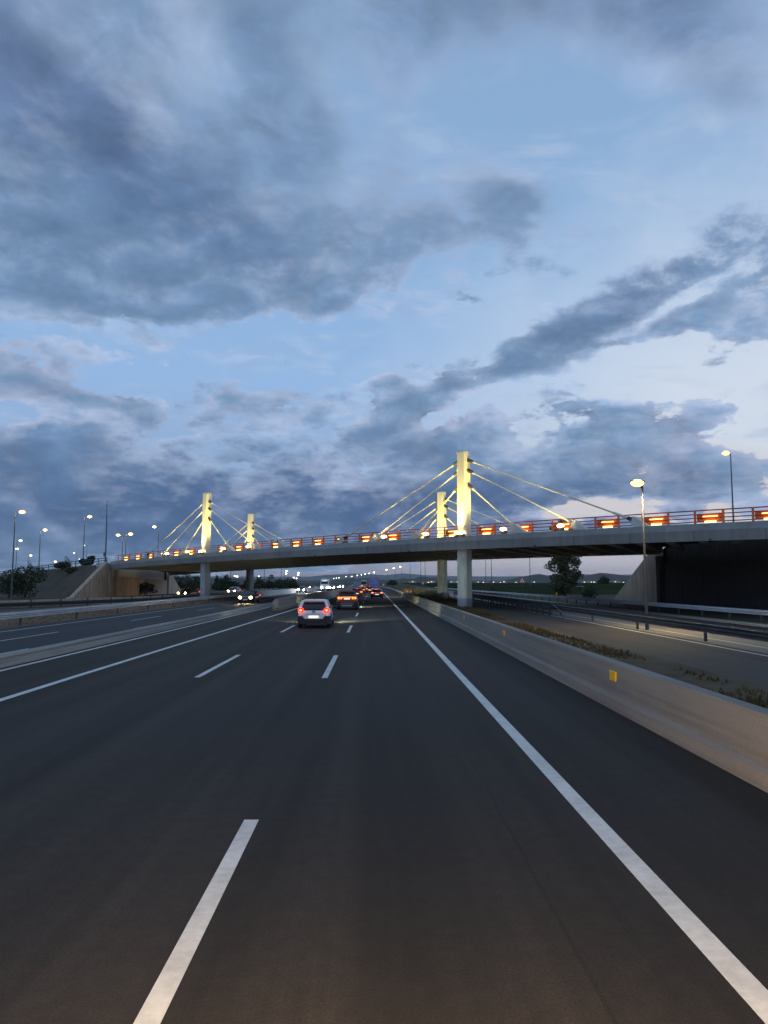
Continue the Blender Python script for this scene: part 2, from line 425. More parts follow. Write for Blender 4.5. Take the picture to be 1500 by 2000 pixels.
M = dict(
    road=asphalt('asphalt_main', (0.0215, 0.0175, 0.0138), (0.038, 0.0315, 0.0255), tracks=(-3.75, -2.05, -0.35, 1.35, -6.9, -5.3)),
    road_old=asphalt('asphalt_opposite', (0.030, 0.030, 0.032), (0.042, 0.042, 0.044)),
    road_tan=asphalt('asphalt_pale', (0.19, 0.16, 0.115), (0.24, 0.20, 0.145)),
    road_mid=asphalt('asphalt_side', (0.048, 0.040, 0.031), (0.072, 0.060, 0.046)),
    paint=mat('road_paint', (0.62, 0.60, 0.55), 0.65, var=0.26, scale=11.0, world_pos=True),
    paint_worn=mat('road_paint_worn', (0.5, 0.5, 0.48), 0.7, var=0.3, scale=7.0, world_pos=True),
    ground=mat('plain_soil', (0.075, 0.068, 0.045), 0.95, col2=(0.045, 0.052, 0.028), scale=0.05, world_pos=True, spec=0.1),
    field=mat('field_green', (0.030, 0.044, 0.020), 0.95, col2=(0.048, 0.058, 0.028), scale=0.06, world_pos=True, spec=0.1),
    verge=mat('verge_soil', (0.13, 0.092, 0.055), 0.95, col2=(0.07, 0.055, 0.032), scale=0.8, world_pos=True, spec=0.1),
    redsoil=mat('red_soil', (0.22, 0.115, 0.07), 0.95, col2=(0.13, 0.095, 0.055), scale=0.5, world_pos=True, spec=0.1),
    bank=mat('bank_soil', (0.115, 0.09, 0.065), 0.95, col2=(0.07, 0.062, 0.042), scale=0.35, world_pos=True, bump=0.4, spec=0.1),
    grass=mat('dry_grass', (0.20, 0.125, 0.055), 0.9, col2=(0.125, 0.085, 0.036), scale=0.5, world_pos=True, spec=0.15, island=0.4),
    tangrass=mat('straw_grass', (0.27, 0.21, 0.11), 0.9, col2=(0.16, 0.14, 0.07), scale=0.5, world_pos=True, spec=0.15, island=0.4),
    conc=concrete('bridge_concrete', (0.25, 0.24, 0.225), 0.12, 0.25),
    conc_dark=concrete('girder_concrete', (0.58, 0.53, 0.48), 0.15),
    wall_dark=concrete('dark_wall_concrete', (0.055, 0.052, 0.05), 0.3, 0.3),  # nearly black concrete tone of the right abutment
    conc_pier=concrete('pier_concrete', (0.40, 0.41, 0.42), 0.2),
    conc_wall=concrete('abutment_concrete', (0.50, 0.39, 0.29), 0.35, 0.35),
    conc_bar=concrete('barrier_concrete', (0.255, 0.222, 0.190), 0.16, 0.8, True),
    conc_kerb=concrete('kerb_concrete', (0.30, 0.28, 0.25), 0.25, 0.6, True),
    conc_pale=concrete('pale_barrier_concrete', (0.5, 0.49, 0.46), 0.25, 1.3),
    pylon=mat('pylon_paint', (0.66, 0.62, 0.50), 0.55, var=0.06, scale=1.2, world_pos=True),
    cable=mat('cable_sheath', (0.78, 0.71, 0.52), 0.5, var=0.1, scale=2),
    rubber=mat('black_rubber', (0.02, 0.02, 0.022), 0.6, var=0.2, scale=8),
    redrail=mat('red_rail_paint', (0.40, 0.035, 0.018), 0.5, var=0.2, scale=3),
    orange=mat('orange_panel', (0.85, 0.19, 0.04), 0.6, var=0.15, scale=3),
    steel=mat('galvanised_steel', (0.56, 0.58, 0.60), 0.5, 0.15, var=0.2, scale=2.5),
    steel_dark=mat('dark_steel', (0.075, 0.075, 0.08), 0.6, 0.4, var=0.25, scale=2.5),
    pole=mat('lamp_pole_steel', (0.12, 0.125, 0.13), 0.5, 0.6, var=0.15, scale=1.0),
    housing=mat('lamp_housing', (0.12, 0.12, 0.13), 0.5, 0.3),
    bark=mat('bark', (0.07, 0.055, 0.04), 0.9, var=0.3, scale=6),
    leaf_dark=mat('leaf_dark', (0.028, 0.038, 0.018), 0.7, col2=(0.045, 0.058, 0.026), scale=0.7, world_pos=True, island=0.45, spec=0.3),
    leaf_olive=mat('leaf_olive', (0.055, 0.062, 0.03), 0.7, col2=(0.085, 0.088, 0.045), scale=0.7, world_pos=True, island=0.45, spec=0.3),
    leaf_mid=mat('leaf_mid', (0.038, 0.055, 0.022), 0.7, col2=(0.06, 0.075, 0.03), scale=0.7, world_pos=True, island=0.45, spec=0.3),
    hill=mat('hill_scrub', (0.05, 0.055, 0.035), 0.95, col2=(0.10, 0.085, 0.06), scale=0.004, world_pos=True, spec=0.05),
    hill_far=mat('far_hill_scrub', (0.06, 0.06, 0.045), 0.95, col2=(0.09, 0.08, 0.06), scale=0.002, world_pos=True, spec=0.05),
    white_car=mat('white_car_paint', (0.82, 0.82, 0.83), 0.3, var=0.02, coat=0.6),
    red_car=mat('dark_red_car_paint', (0.15, 0.015, 0.015), 0.3, var=0.05, coat=0.6),
    black_car=mat('black_car_paint', (0.025, 0.025, 0.028), 0.3, var=0.05, coat=0.6),
    grey_car=mat('grey_car_paint', (0.17, 0.175, 0.18), 0.35, 0.3, var=0.05, coat=0.6),
    silver_car=mat('silver_car_paint', (0.40, 0.41, 0.42), 0.35, 0.3, var=0.05, coat=0.6),
    plastic=mat('black_plastic', (0.022, 0.022, 0.023), 0.65, var=0.15, scale=8),
    glass=mat('tinted_glass', (0.012, 0.013, 0.016), 0.06, var=0.0, spec=0.7),
    pglass=mat('lamp_lens', (0.5, 0.5, 0.5), 0.1, var=0.0),
    tyre=mat('tyre_rubber', (0.018, 0.018, 0.018), 0.85, var=0.2, scale=9),
    rim=mat('wheel_alloy', (0.35, 0.36, 0.37), 0.35, 0.8),
    plate=mat('number_plate', (0.8, 0.8, 0.76), 0.4, var=0.02),
    ink=mat('black_paint', (0.02, 0.02, 0.02), 0.5),
    truck_blue=mat('trailer_blue', (0.03, 0.18, 0.62), 0.45, var=0.08, scale=2),
    truck_red=mat('trailer_frame', (0.30, 0.10, 0.12), 0.5, var=0.1, scale=2),
    logo=mat('pale_lettering', (0.30, 0.42, 0.58), 0.5),
    sign_white=mat('sign_white', (0.75, 0.74, 0.70), 0.45, var=0.04),
    sign_red=mat('sign_red', (0.50, 0.05, 0.03), 0.45, var=0.05),
    sign_blue=mat('sign_blue_grey', (0.22, 0.32, 0.40), 0.5, var=0.06),
    amber=mat('amber_reflector', (1.0, 0.55, 0.03), 0.25, var=0.05),
    plaster=mat('building_plaster', (0.5, 0.47, 0.43), 0.8, var=0.15, scale=0.3),
    tiles=mat('roof_tiles', (0.22, 0.10, 0.07), 0.8, var=0.2, scale=1.0),
    stay_dark=mat('anchor_paint_dark', (0.06, 0.06, 0.06), 0.6),
    anchor=mat('anchor_paint_pale', (0.6, 0.58, 0.5), 0.5),
    e_lamp=glow('lamp_glow_warm', (1.0, 0.66, 0.19), 3.4),
    e_lampw=glow('lamp_glow_white', (1.0, 0.76, 0.36), 4.0),
    e_flood=glow('floodlight_glow', (1.0, 0.78, 0.32), 6),
    e_strip=glow('railing_light_glow', (1.0, 0.60, 0.15), 5),
    e_tail=glow('tail_light_core', (1.0, 0.40, 0.05), 3.0),
    e_red=glow('tail_light_red', (1.0, 0.02, 0.02), 3.6),
    e_head=glow('headlight_white', (0.93, 1.0, 0.95), 160),
    e_heady=glow('headlight_yellow', (1.0, 0.72, 0.25), 60),
    e_win=glow('lit_window', (1.0, 0.85, 0.6), 2.6),
    e_far=glow('far_lamp_glow', (1.0, 0.86, 0.58), 22),
    e_plate=glow('plate_and_bar_glow', (1.0, 0.97, 0.85), 0.9),  # plates glow by themselves, standing in for light falling on them
)


# ------------------------------------------------------------------ mesh kit
def wl(o):
    v = Vector((0, 0, 0))
    while o is not None:
        v += o.location
        o = o.parent
    return v


class MB:
    def __init__(self):
        self.v, self.f, self.sm = [], [], []

    def add(self, vs, fs, smooth=False):
        b = len(self.v)
        self.v += [Vector(p) for p in vs]
        self.f += [tuple(b + i for i in q) for q in fs]
        self.sm += [smooth] * len(fs)
        return self

    def box(self, c, s, rz=0.0, tilt=None):
        hx, hy, hz = s[0] / 2, s[1] / 2, s[2] / 2
        mtx = Matrix.Rotation(rz, 3, 'Z')
        if tilt is not None:
            mtx = mtx @ tilt
        vs = [Vector(c) + mtx @ Vector((x * hx, y * hy, z * hz)) for z in (-1, 1) for x, y in ((-1, -1), (1, -1), (1, 1), (-1, 1))]
        return self.add(vs, [(3, 2, 1, 0), (4, 5, 6, 7), (0, 1, 5, 4), (1, 2, 6, 5), (2, 3, 7, 6), (3, 0, 4, 7)])

    def frame(self, a, b, up=Vector((0, 0, 1))):
        t = (Vector(b) - Vector(a)).normalized()
        if abs(t.dot(up)) > 0.98:
            up = Vector((0, 1, 0))
        s = t.cross(up).normalized()
        return t, s, s.cross(t)

    def beam(self, a, b, w, h):
        a, b = Vector(a), Vector(b)
        t, s, u = self.frame(a, b)
        vs = [p + s * (i * w / 2) + u * (j * h / 2) for p in (a, b) for i, j in ((-1, -1), (1, -1), (1, 1), (-1, 1))]
        return self.add(vs, [(3, 2, 1, 0), (4, 5, 6, 7), (0, 1, 5, 4), (1, 2, 6, 5), (2, 3, 7, 6), (3, 0, 4, 7)])

    def tube(self, pts, r, n=10, cap=True):
        pts = [Vector(p) for p in pts]
        rs = r if isinstance(r, (list, tuple)) else [r] * len(pts)
        rings = []
        for i, p in enumerate(pts):
            a = pts[max(i - 1, 0)]
            b = pts[min(i + 1, len(pts) - 1)]
            t, s, u = self.frame(a, b)
            rings.append([p + (s * math.cos(k * 2 * math.pi / n) + u * math.sin(k * 2 * math.pi / n)) * rs[i] for k in range(n)])
        return self.loft(rings, cap, True)

    def loft(self, rings, cap=True, smooth=False, closed=True):
        n = len(rings[0])
        vs = [p for rg in rings for p in rg]
        fs = []
        for i in range(len(rings) - 1):
            for k in range(n if closed else n - 1):
                k2 = (k + 1) % n
                fs.append((i * n + k, i * n + k2, (i + 1) * n + k2, (i + 1) * n + k))
        self.add(vs, fs, smooth)
        if cap and closed:
            self.add(rings[0], [tuple(reversed(range(n)))])
            self.add(rings[-1], [tuple(range(n))])
        return self

    def prism(self, poly, off):
        off = Vector(off)
        return self.loft([[Vector(p) for p in poly], [Vector(p) + off for p in poly]])

    def ell(self, c, r, nu=14, nv=8, smooth=True):
        rings = []
        for j in range(nv + 1):
            th = math.pi * j / nv
            q = max(math.sin(th), 0.02)
            rings.append([Vector(c) + Vector((r[0] * q * math.cos(2 * math.pi * k / nu), r[1] * q * math.sin(2 * math.pi * k / nu), -r[2] * math.cos(th))) for k in range(nu)])
        return self.loft(rings, True, smooth)

    def build(self, name, material, parent=None, local=False, smooth=None, bevel=0.0):
        me = bpy.data.meshes.new(name)
        o0 = Vector((0, 0, 0)) if local else wl(parent)
        me.from_pydata([tuple(p - o0) for p in self.v], [], self.f)
        for p, s in zip(me.polygons, self.sm):
            p.use_smooth = s if smooth is None else smooth
        if not len(self.v) > 200000:
            bm = bmesh.new()
            bm.from_mesh(me)
            bmesh.ops.recalc_face_normals(bm, faces=bm.faces)
            bm.to_mesh(me)
            bm.free()
        me.materials.append(material)
        o = bpy.data.objects.new(name, me)
        COL.objects.link(o)
        if parent is not None:
            o.parent = parent
        if bevel:
            md = o.modifiers.new('bevel', 'BEVEL')
            md.width = bevel
            md.segments = 2
            md.limit_method = 'ANGLE'
        return o


def tag(o, label=None, cat=None, group=None, kind=None):
    if label:
        o['label'] = label
    if cat:
        o['category'] = cat
    if group:
        o['group'] = group
    if kind:
        o['kind'] = kind
    return o


def empty(name, loc, label, cat, group=None, rz=0.0):
    o = bpy.data.objects.new(name, None)
    o.empty_display_size = 0.3
    COL.objects.link(o)
    o.location = loc
    o.rotation_euler = (0, 0, rz)
    return tag(o, label, cat, group)


def part(name, mb, m, parent, **kw):
    return mb.build(name, M[m] if isinstance(m, str) else m, parent, **kw)


def copy_tree(o, parent=None):
    c = o.copy()
    COL.objects.link(c)
    c.parent = parent
    for ch in list(o.children):
        copy_tree(ch, c)
    return c


def spot(name, loc, target, energy, col, size, blend=0.6, radius=0.12, parent=None):
    l = bpy.data.lights.new(name, 'SPOT')
    l.energy = energy
    l.color = col
    l.spot_size = R(size)
    l.spot_blend = blend
    l.shadow_soft_size = radius
    o = bpy.data.objects.new(name, l)
    COL.objects.link(o)
    o.rotation_euler = (Vector(loc) - Vector(target)).to_track_quat('Z', 'Y').to_euler()
    if parent is not None:
        o.parent = parent
        o.location = Vector(loc) - wl(parent)
    else:
        o.location = loc
    return o


ORD = ['first', 'second', 'third', 'fourth', 'fifth', 'sixth', 'seventh', 'eighth', 'ninth', 'tenth', 'eleventh', 'twelfth', 'thirteenth', 'fourteenth', 'fifteenth', 'sixteenth', 'seventeenth', 'eighteenth', 'nineteenth', 'twentieth']

# ------------------------------------------------------------------ ground and roads
def cx(Y):
    """the motorway bends to the left far ahead"""
    return -max(0.0, Y - 190) ** 2 / (2 * 4200)


YS = [-14, 0, 10, 20, 30, 45, 60, 80, 100, 120, 140, 160, 180, 200, 220, 240, 260, 280, 310, 340, 380, 420, 470, 520, 580, 650, 730, 820, 920, 1050]


def lerp_tab(tab, Y):
    if Y <= tab[0][0]:
        return tab[0][1]
    for (a, p), (b, q) in zip(tab, tab[1:]):
        if Y <= b:
            return p + (q - p) * (Y - a) / (b - a)
    return tab[-1][1]


def strip(name, left, right, z, m, y0=-14, y1=1050, curve=True, ys=None):
    mb = MB()
    ys = ys or sorted({y for y in YS if y0 < y < y1} | {y0, y1})
    rows = []
    for Y in ys:
        o = cx(Y) if curve else 0.0
        xl = left if isinstance(left, (int, float)) else lerp_tab(left, Y)
        xr = right if isinstance(right, (int, float)) else lerp_tab(right, Y)
        rows.append([Vector((xl + o, Y, z)), Vector((xr + o, Y, z))])
    mb.loft(rows, False, False, False)
    return mb.build(name, M[m])


# one sheet of plain out to the horizon
g = MB()
gx = [-21000, -4000, -900, -200, -60, 0, 60, 200, 900, 4000, 21000]
gy = [-400, -60, 0, 60, 200, 900, 3000, 9000, 19500]
gv = [(x, y, -0.05) for y in gy for x in gx]
gf = [(j * 11 + i, j * 11 + i + 1, (j + 1) * 11 + i + 1, (j + 1) * 11 + i) for j in range(len(gy) - 1) for i in range(10)]
g.add(gv, gf)
tag(g.build('ground', M['ground']), kind='structure')

L_LINE = [(0, -7.75), (25, -7.7), (50, -7.35), (70, -7.05), (120, -6.6), (176, -6.7), (1050, -6.7)]
tag(strip('motorway', [(0, -10.9), (66, -10.9), (90, -8.9), (1050, -8.6)], 4.75, 0.0, 'road'), kind='structure')
tag(strip('opposite_motorway', [(0, -19.6), (100, -19.3), (120, -18.4), (176, -17.9), (1050, -17.9)], [(0, -10.9), (66, -10.9), (90, -8.9), (1050, -8.6)], -0.004, 'road_old'), kind='structure')
tag(strip('verge', 4.75, [(0, 9.2), (60, 9.0), (120, 12.5), (200, 13.0), (400, 13)], -0.006, 'verge', y1=420), kind='structure')
tag(strip('left_verge', [(0, -27), (70, -25.6), (130, -25), (300, -25)], [(0, -19.6), (100, -19.3), (120, -18.4), (176, -17.9), (1050, -17.9)], -0.008, 'redsoil', y1=330), kind='structure')
tag(strip('side_road', [(0, 9.2), (60, 9.0), (90, 11.6), (120, 12.5), (200, 13.0)], 13.5, -0.010, 'road_mid', y1=200, curve=False), kind='structure')
tag(strip('slip_road', 13.5, [(0, 23.2), (90, 22.8), (160, 22.0), (420, 21.5)], -0.012, 'road_tan', y1=420, curve=False), kind='structure')
tag(strip('left_slip_road', [(0, -60), (60, -46), (90, -43), (300, -42)], [(0, -27), (70, -25.6), (130, -25), (300, -25)], -0.014, 'road_mid', y1=300, curve=False), kind='structure')

# ---- painted markings
mk = MB()


def line(xs, y0, y1, w, z=0.004, curve=True, mb=None):
    mb = mb or mk
    ys = sorted({y for y in YS if y0 < y < y1} | {y0, y1})
    rows = []
    for Y in ys:
        x = (xs if isinstance(xs, (int, float)) else lerp_tab(xs, Y)) + (cx(Y) if curve else 0)
        rows.append([Vector((x - w / 2, Y, z)), Vector((x + w / 2, Y, z))])
    mb.loft(rows, False, False, False)


line(2.26, -12, 900, 0.19)
line(L_LINE, -12, 900, 0.19)
line([(0, -10.35), (40, -10.2), (75, -10.15)], -12, 74, 0.17)
D1 = [(0, -1.25), (1000, -1.25)]
D2 = [(0, -4.55), (40, -4.5), (120, -4.1), (900, -4.1)]
for k in range(-1, 40):
    y = 2.0 + k * 17.2
    line(D1, y, y + 5.9, 0.15)
    line(D2, y + 0.2, y + 6.1, 0.15)
tag(mk.build('lane_markings', M['paint']), kind='structure')
mo = MB()
line([(0, -18.7), (45, -18.2), (110, -17.6), (176, -17.2), (900, -17.2)], -12, 600, 0.15, 0.0, mb=mo)
line([(66, -11.35), (90, -9.4), (900, -9.1)], 84, 600, 0.15, 0.0, mb=mo)
for k in range(-1, 30):
    y = 30.5 + k * 17.2
    line([(0, -15.8), (110, -14.8), (900, -14.5)], y, y + 6.5, 0.12, 0.0, mb=mo)
    line([(0, -12.9), (110, -12.0), (900, -11.8)], y + 9, y + 14.5, 0.12, 0.0, mb=mo)
tag(mo.build('opposite_lane_markings', M['paint_worn']), kind='structure')
ms = MB()
line([(0, 13.05), (200, 13.05)], 8, 130, 0.15, -0.005, False, ms)
line([(0, 22.4), (90, 22.0), (160, 21.2)], 20, 300, 0.16, -0.006, False, ms)
line([(0, 14.6), (300, 14.6)], 20, 300, 0.14, -0.006, False, ms)
tag(ms.build('side_road_markings', M['paint_worn']), kind='structure')

# ---- fields to the right, a low crop in rows
fm = MB()
for r_ in range(46):
    y = 150 + r_ * r_ * 0.42 + r_ * 2.6
    x0 = 24.5 + (y - 150) * 0.02
    x1 = x0 + 130 + y * 1.1
    n = 46
    top, bot, bk = [], [], []
    hh = 1.0 + 0.5 * rng.random()
    for i in range(n + 1):
        x = x0 + (x1 - x0) * (i / n) ** 1.5
        h = hh + rng.uniform(-0.35, 0.35)
        bot.append(Vector((x, y - 0.9 + rng.uniform(-.3, .3), -0.05)))
        top.append(Vector((x, y + rng.uniform(-.3, .3), h)))
        bk.append(Vector((x, y + 0.9, -0.05)))
    fm.loft([bot, top, bk], False, False, False)
tag(fm.build('crop_field', M['field']), kind='stuff')

# ---- hills: two ranges, each a ridge with real depth
NEAR_SKY = [(-900, 1128), (-500, 1122), (-150, 1126), (100, 1121), (260, 1124), (400, 1128), (487, 1129), (540, 1131), (600, 1133), (640, 1133), (668, 1131), (680, 1128.7), (689, 1127.3), (696, 1130), (704, 1128.7), (720, 1128), (740, 1130.7), (767, 1132), (780, 1130), (788, 1127.7),
            (800, 1130), (811, 1128.7), (817, 1126), (827, 1125.7), (840, 1127), (853, 1127.3), (870, 1130), (880, 1132), (931, 1133), (973, 1134), (1000, 1130.7), (1021, 1125), (1043, 1120.8), (1053, 1120), (1067, 1123), (1080, 1126.7), (1105, 1129), (1120, 1127), (1150, 1121.7), (1173, 1117.7), (1200, 1120), (1233, 1125), (1260, 1130), (1330, 1126), (1450, 1120), (1700, 1126), (2100, 1118), (2500, 1128)]
FAR_SKY = [(-900, 1120), (-400, 1114), (0, 1121), (300, 1125), (540, 1126), (604, 1126), (636, 1122.7), (660, 1121.5), (693, 1120), (727, 1121.5), (753, 1122.7), (769, 1121.3), (787, 1119.6), (807, 1121), (827, 1122.7), (859, 1123.7), (880, 1125), (930, 1125.3), (985, 1125.6), (1027, 1125), (1080, 1122.7), (1144, 1121), (1190, 1124), (1240, 1121), (1300, 1124), (1600, 1118), (2100, 1123), (2600, 1116)]


def ridge(name, sky, Y, deep, m, seed):
    mb = MB()
    pts = []
    for (a, b), (c, d2) in zip(sky, sky[1:]):
        n = max(2, int(abs(c - a) / 7))
        for i in range(n):
            t = i / n
            pts.append((a + (c - a) * t, b + (d2 - b) * t))
    prof = [(-1.0, 0.0), (-0.75, 0.16), (-0.5, 0.42), (-0.28, 0.70), (-0.1, 0.93), (0.0, 1.0), (0.2, 0.85), (0.6, 0.4), (1.0, 0.0)]
    rows = []
    for (dy, hf) in prof:
        row = []
        for (px, py) in pts:
            p = at(px, py, Y)
            n = mnoise.fractal(Vector((p.x / (deep * 0.7), dy * 1.7, seed)), 1.0, 2.0, 4)
            n2 = mnoise.noise(Vector((p.x / (deep * 0.12), dy * 2.0, seed + 3)))
            h = max(p.z, 5) * hf * (1 + (0.32 * n + 0.16 * n2) * (1 - abs(2 * hf - 1)))
            if hf == 1.0:
                h += n2 * p.z * 0.03
            row.append(Vector((p.x, Y + dy * deep, h - 3)))
        rows.append(row)
    mb.loft(rows, False, True, False)
    return tag(mb.build(name, M[m]), kind='structure')


ridge('hills', NEAR_SKY, 4000, 800, 'hill', 1.3)
ridge('mountains', FAR_SKY, 15500, 2600, 'hill_far', 8.1)

# ------------------------------------------------------------------ the stayed bridge
P2 = Vector((8.74, 70.0, 0))
BD = Vector((0.690, -0.724, 0)).normalized()         # along the deck, to the right and nearer
BU = Vector((0.724, 0.690, 0)).normalized()          # across the deck, away from the camera
XL, XR = -43.5, 31.0                                  # faces of the abutments
U0, U1 = -1.35, 23.35
FU, FT = 22.0, -22.5                                  # far pylons: offset across and along
T1 = -46.0


def zd(t):
    return 6.72 - 0.000165 * t * t


def bp_(t, u, z):
    p = P2 + BD * t + BU * u
    return Vector((p.x, p.y, z))


def t_at_x(x, u):
    return (x - P2.x - BU.x * u) / BD.x


bridge = empty('bridge', (P2.x, P2.y, 0), 'long concrete road bridge hung from four floodlit yellow pylons across the motorway', 'bridge')

prof = [(U0, -1.28), (U0, -0.52), (U0 + 0.05, -0.46), (-0.92, 0.0), (-0.2, 0.0), (-0.2, -0.12), (22.2, -0.12), (22.2, 0), (22.92, 0.0), (U1, -0.5), (U1, -1.28), (U1 - 0.4, -1.28), (U1 - 0.6, -0.55), (U0 + 0.6, -0.55), (U0 + 0.4, -1.28)]
rings = []
NS = 60
for i in range(NS + 1):
    s = i / NS
    rg = []
    for (u, dz) in prof:
        a, b = t_at_x(XL, u), t_at_x(XR, u)
        t = a + (b - a) * s
        rg.append(bp_(t, u, zd(t) + dz))
    rings.append(rg)
part('deck', MB().loft(rings), 'conc', bridge)
# open joints between the segments of the edge beam
for k in range(22):
    t = -71 + k * 4.9
    p = bp_(t, U0 - 0.001, zd(t) - 0.90)
    part('joint_seam', MB().box((p.x, p.y, p.z), (0.035, 0.01, 0.74), rz=math.atan2(BD.y, BD.x)), 'stay_dark', bridge)
    p = bp_(t + 1.2, U0 - 0.02, zd(t) - 1.20)
    if k % 3 == 1:
        part('drain_spout', MB().tube([p + BU * 0.02, p - BU * 0.12], 0.06, 8), 'stay_dark', bridge)
# cross girders seen from below
for k in range(46):
    t0 = -73 + k * 2.45
    ua, ub = U0 + 0.55, U1 - 0.55
    pts = []
    for q in range(7):
        u = ua + (ub - ua) * q / 6
        t = t0 - 0.381 * (u - ua)
        if t_at_x(XL, u) + 0.5 < t < t_at_x(XR, u) - 0.5:
            pts.append((t, u))
    if len(pts) < 2:
        continue
    a, b = pts[0], pts[-1]
    mb = MB()
    za, zb = zd(a[0]), zd(b[0])
    mb.beam(bp_(a[0], a[1], za - 0.86), bp_(b[0], b[1], zb - 0.86), 0.26, 0.60)
    mb.beam(bp_(a[0], a[1], za - 1.22), bp_(b[0], b[1], zb - 1.22), 0.62, 0.12)
    part('girder', mb, 'conc_dark', bridge)


def octagon(c, hw, hd, cut, z):
    q = []
    for (a, b) in ((-hw, -hd + cut), (-hw + cut, -hd), (hw - cut, -hd), (hw, -hd + cut), (hw, hd - cut), (hw - cut, hd), (-hw + cut, hd), (-hw, hd - cut)):
        p = c + BD * a + BU * b
        q.append(Vector((p.x, p.y, z)))
    return q


STAYS = [(5.85, 4.9), (11.8, 6.25), (17.1, 7.22)]
for (tp, up, nm) in ((0, 0, 'near right'), (T1, 0, 'near left'), (FT, FU, 'far right'), (T1 + FT, FU, 'far left')):
    zb = zd(tp)
    sgn = 1 if up == 0 else -1
    c = bp_(tp, up - 0.30 * sgn, 0)
    # pier under the deck
    part('pier', MB().loft([octagon(c, 0.56, 0.56, 0.17, -0.1), octagon(c, 0.56, 0.56, 0.17, zb - 0.6)]), 'conc_pier', bridge)
    ztop = 14.85
    pm = MB()
    pm.loft([octagon(c, 0.60, 0.46, 0.16, zb - 0.45), octagon(c, 0.56, 0.44, 0.16, ztop - 0.1), octagon(c, 0.46, 0.36, 0.16, ztop)])
    py_ = part('pylon', pm, 'pylon', bridge)
    # stay cables
    for s in (-1, 1):
        for (dt, hz) in STAYS:
            ta = tp + s * dt
            top = bp_(tp + s * 0.52, up - 0.30 * sgn, zb + hz)
            low = bp_(ta, up - 0.30 * sgn, zd(ta) + 0.55)
            v = (low - top).normalized()
            cb = part('stay_cable', MB().tube([top + v * 0.8, low - v * 1.9], 0.066, 8), 'cable', bridge)
            part('lower_sheath', MB().tube([low - v * 1.9, low - v * 0.4], 0.105, 8), 'cable', cb)
            part('upper_socket', MB().tube([top - v * 0.12, top + v * 0.62, top + v * 0.78], [0.19, 0.17, 0.10], 10), 'stay_dark', cb)
            part('upper_collar', MB().tube([top + v * 0.62, top + v * 1.05], [0.13, 0.09], 10), 'cable', cb)
            part('lower_socket', MB().tube([low - v * 0.62, low - v * 0.05], [0.15, 0.21], 10), 'stay_dark' if dt > 12 else 'anchor', cb)
            # inclined anchor block on the edge beam
            perp = Vector((0, 0, 1)) - v * v.z
            perp.normalize()
            ab = MB()
            poly = [low - v * 0.1 + perp * 0.30, low - v * 0.1 - perp * 0.30, bp_(ta + s * 0.15, up - 0.30 * sgn, zd(ta) - 0.05), bp_(ta + s * 1.35, up - 0.30 * sgn, zd(ta + s) - 0.05)]
            ab.prism([p - BU * 0.30 for p in poly], BU * 0.60)
            part('anchor_block', ab, 'anchor', cb, bevel=0.03)
    # floodlights at the foot, lit
    if up == 0:
        front = -BU
        for a in (-0.36, 0.36):
            p = c + BD * a + front * 0.66
            fl = part('floodlight', MB().box((p.x, p.y, zb + 0.10), (0.40, 0.28, 0.2), rz=math.atan2(BD.y, BD.x)), 'housing', bridge)
            part('floodlight_glass', MB().ell((p.x, p.y, zb + 0.27), (0.26, 0.2, 0.2), 12, 6), 'e_flood', fl)
        spot('floodlight_beam', (c.x + front.x * 1.5, c.y + front.y * 1.5, zb - 0.1), (c.x + front.x * 0.3, c.y + front.y * 0.3, zb + 4.6), 3000, (1.0, 0.84, 0.36), 60, 0.8, 0.5, parent=bridge)
    else:
        for a in (-1.2, 1.2):
            p = c + BD * a
            spot('floodlight_beam', (p.x - BU.x * 1.3, p.y - BU.y * 1.3, zb + 0.3), (c.x, c.y, zb + 5.2), 1700, (1.0, 0.82, 0.28), 70, 0.8, 0.5, parent=bridge)
    for s in (-1, 1):
        dt = 4.6
        p = bp_(tp + s * dt, up - (1.75 if up == 0 else 2.6), zd(tp + s * dt) + 0.1)
        spot('floodlight_beam', p, (c.x, c.y, zb + 5.3), 5200 if up == 0 else 4200, (1.0, 0.80, 0.19), 46, 0.9, 0.6, parent=bridge)
        p = bp_(tp + s * 13.5, up - (1.75 if up == 0 else 2.6), zd(tp + s * 13.5) + 0.1)
        spot('floodlight_beam', p, bp_(tp + s * 3.5, up - 0.3 * sgn, zb + 5.2), 5200, (1.0, 0.82, 0.36), 52, 0.9, 0.5, parent=bridge)
        for dt in (4.7, 10.6) if up == 0 else (4.7,):
            p = bp_(tp + s * dt, up - 0.42 * sgn, zd(tp + s * dt) + 0.30)
            fl = part('floodlight', MB().box((p.x, p.y, p.z - 0.12), (0.46, 0.3, 0.3), rz=math.atan2(BD.y, BD.x)), 'housing', bridge)
            part('floodlight_glass', MB().ell((p.x - BU.x * 0.10, p.y - BU.y * 0.10, p.z + 0.14), (0.32, 0.22, 0.18), 12, 6), 'e_flood', fl)

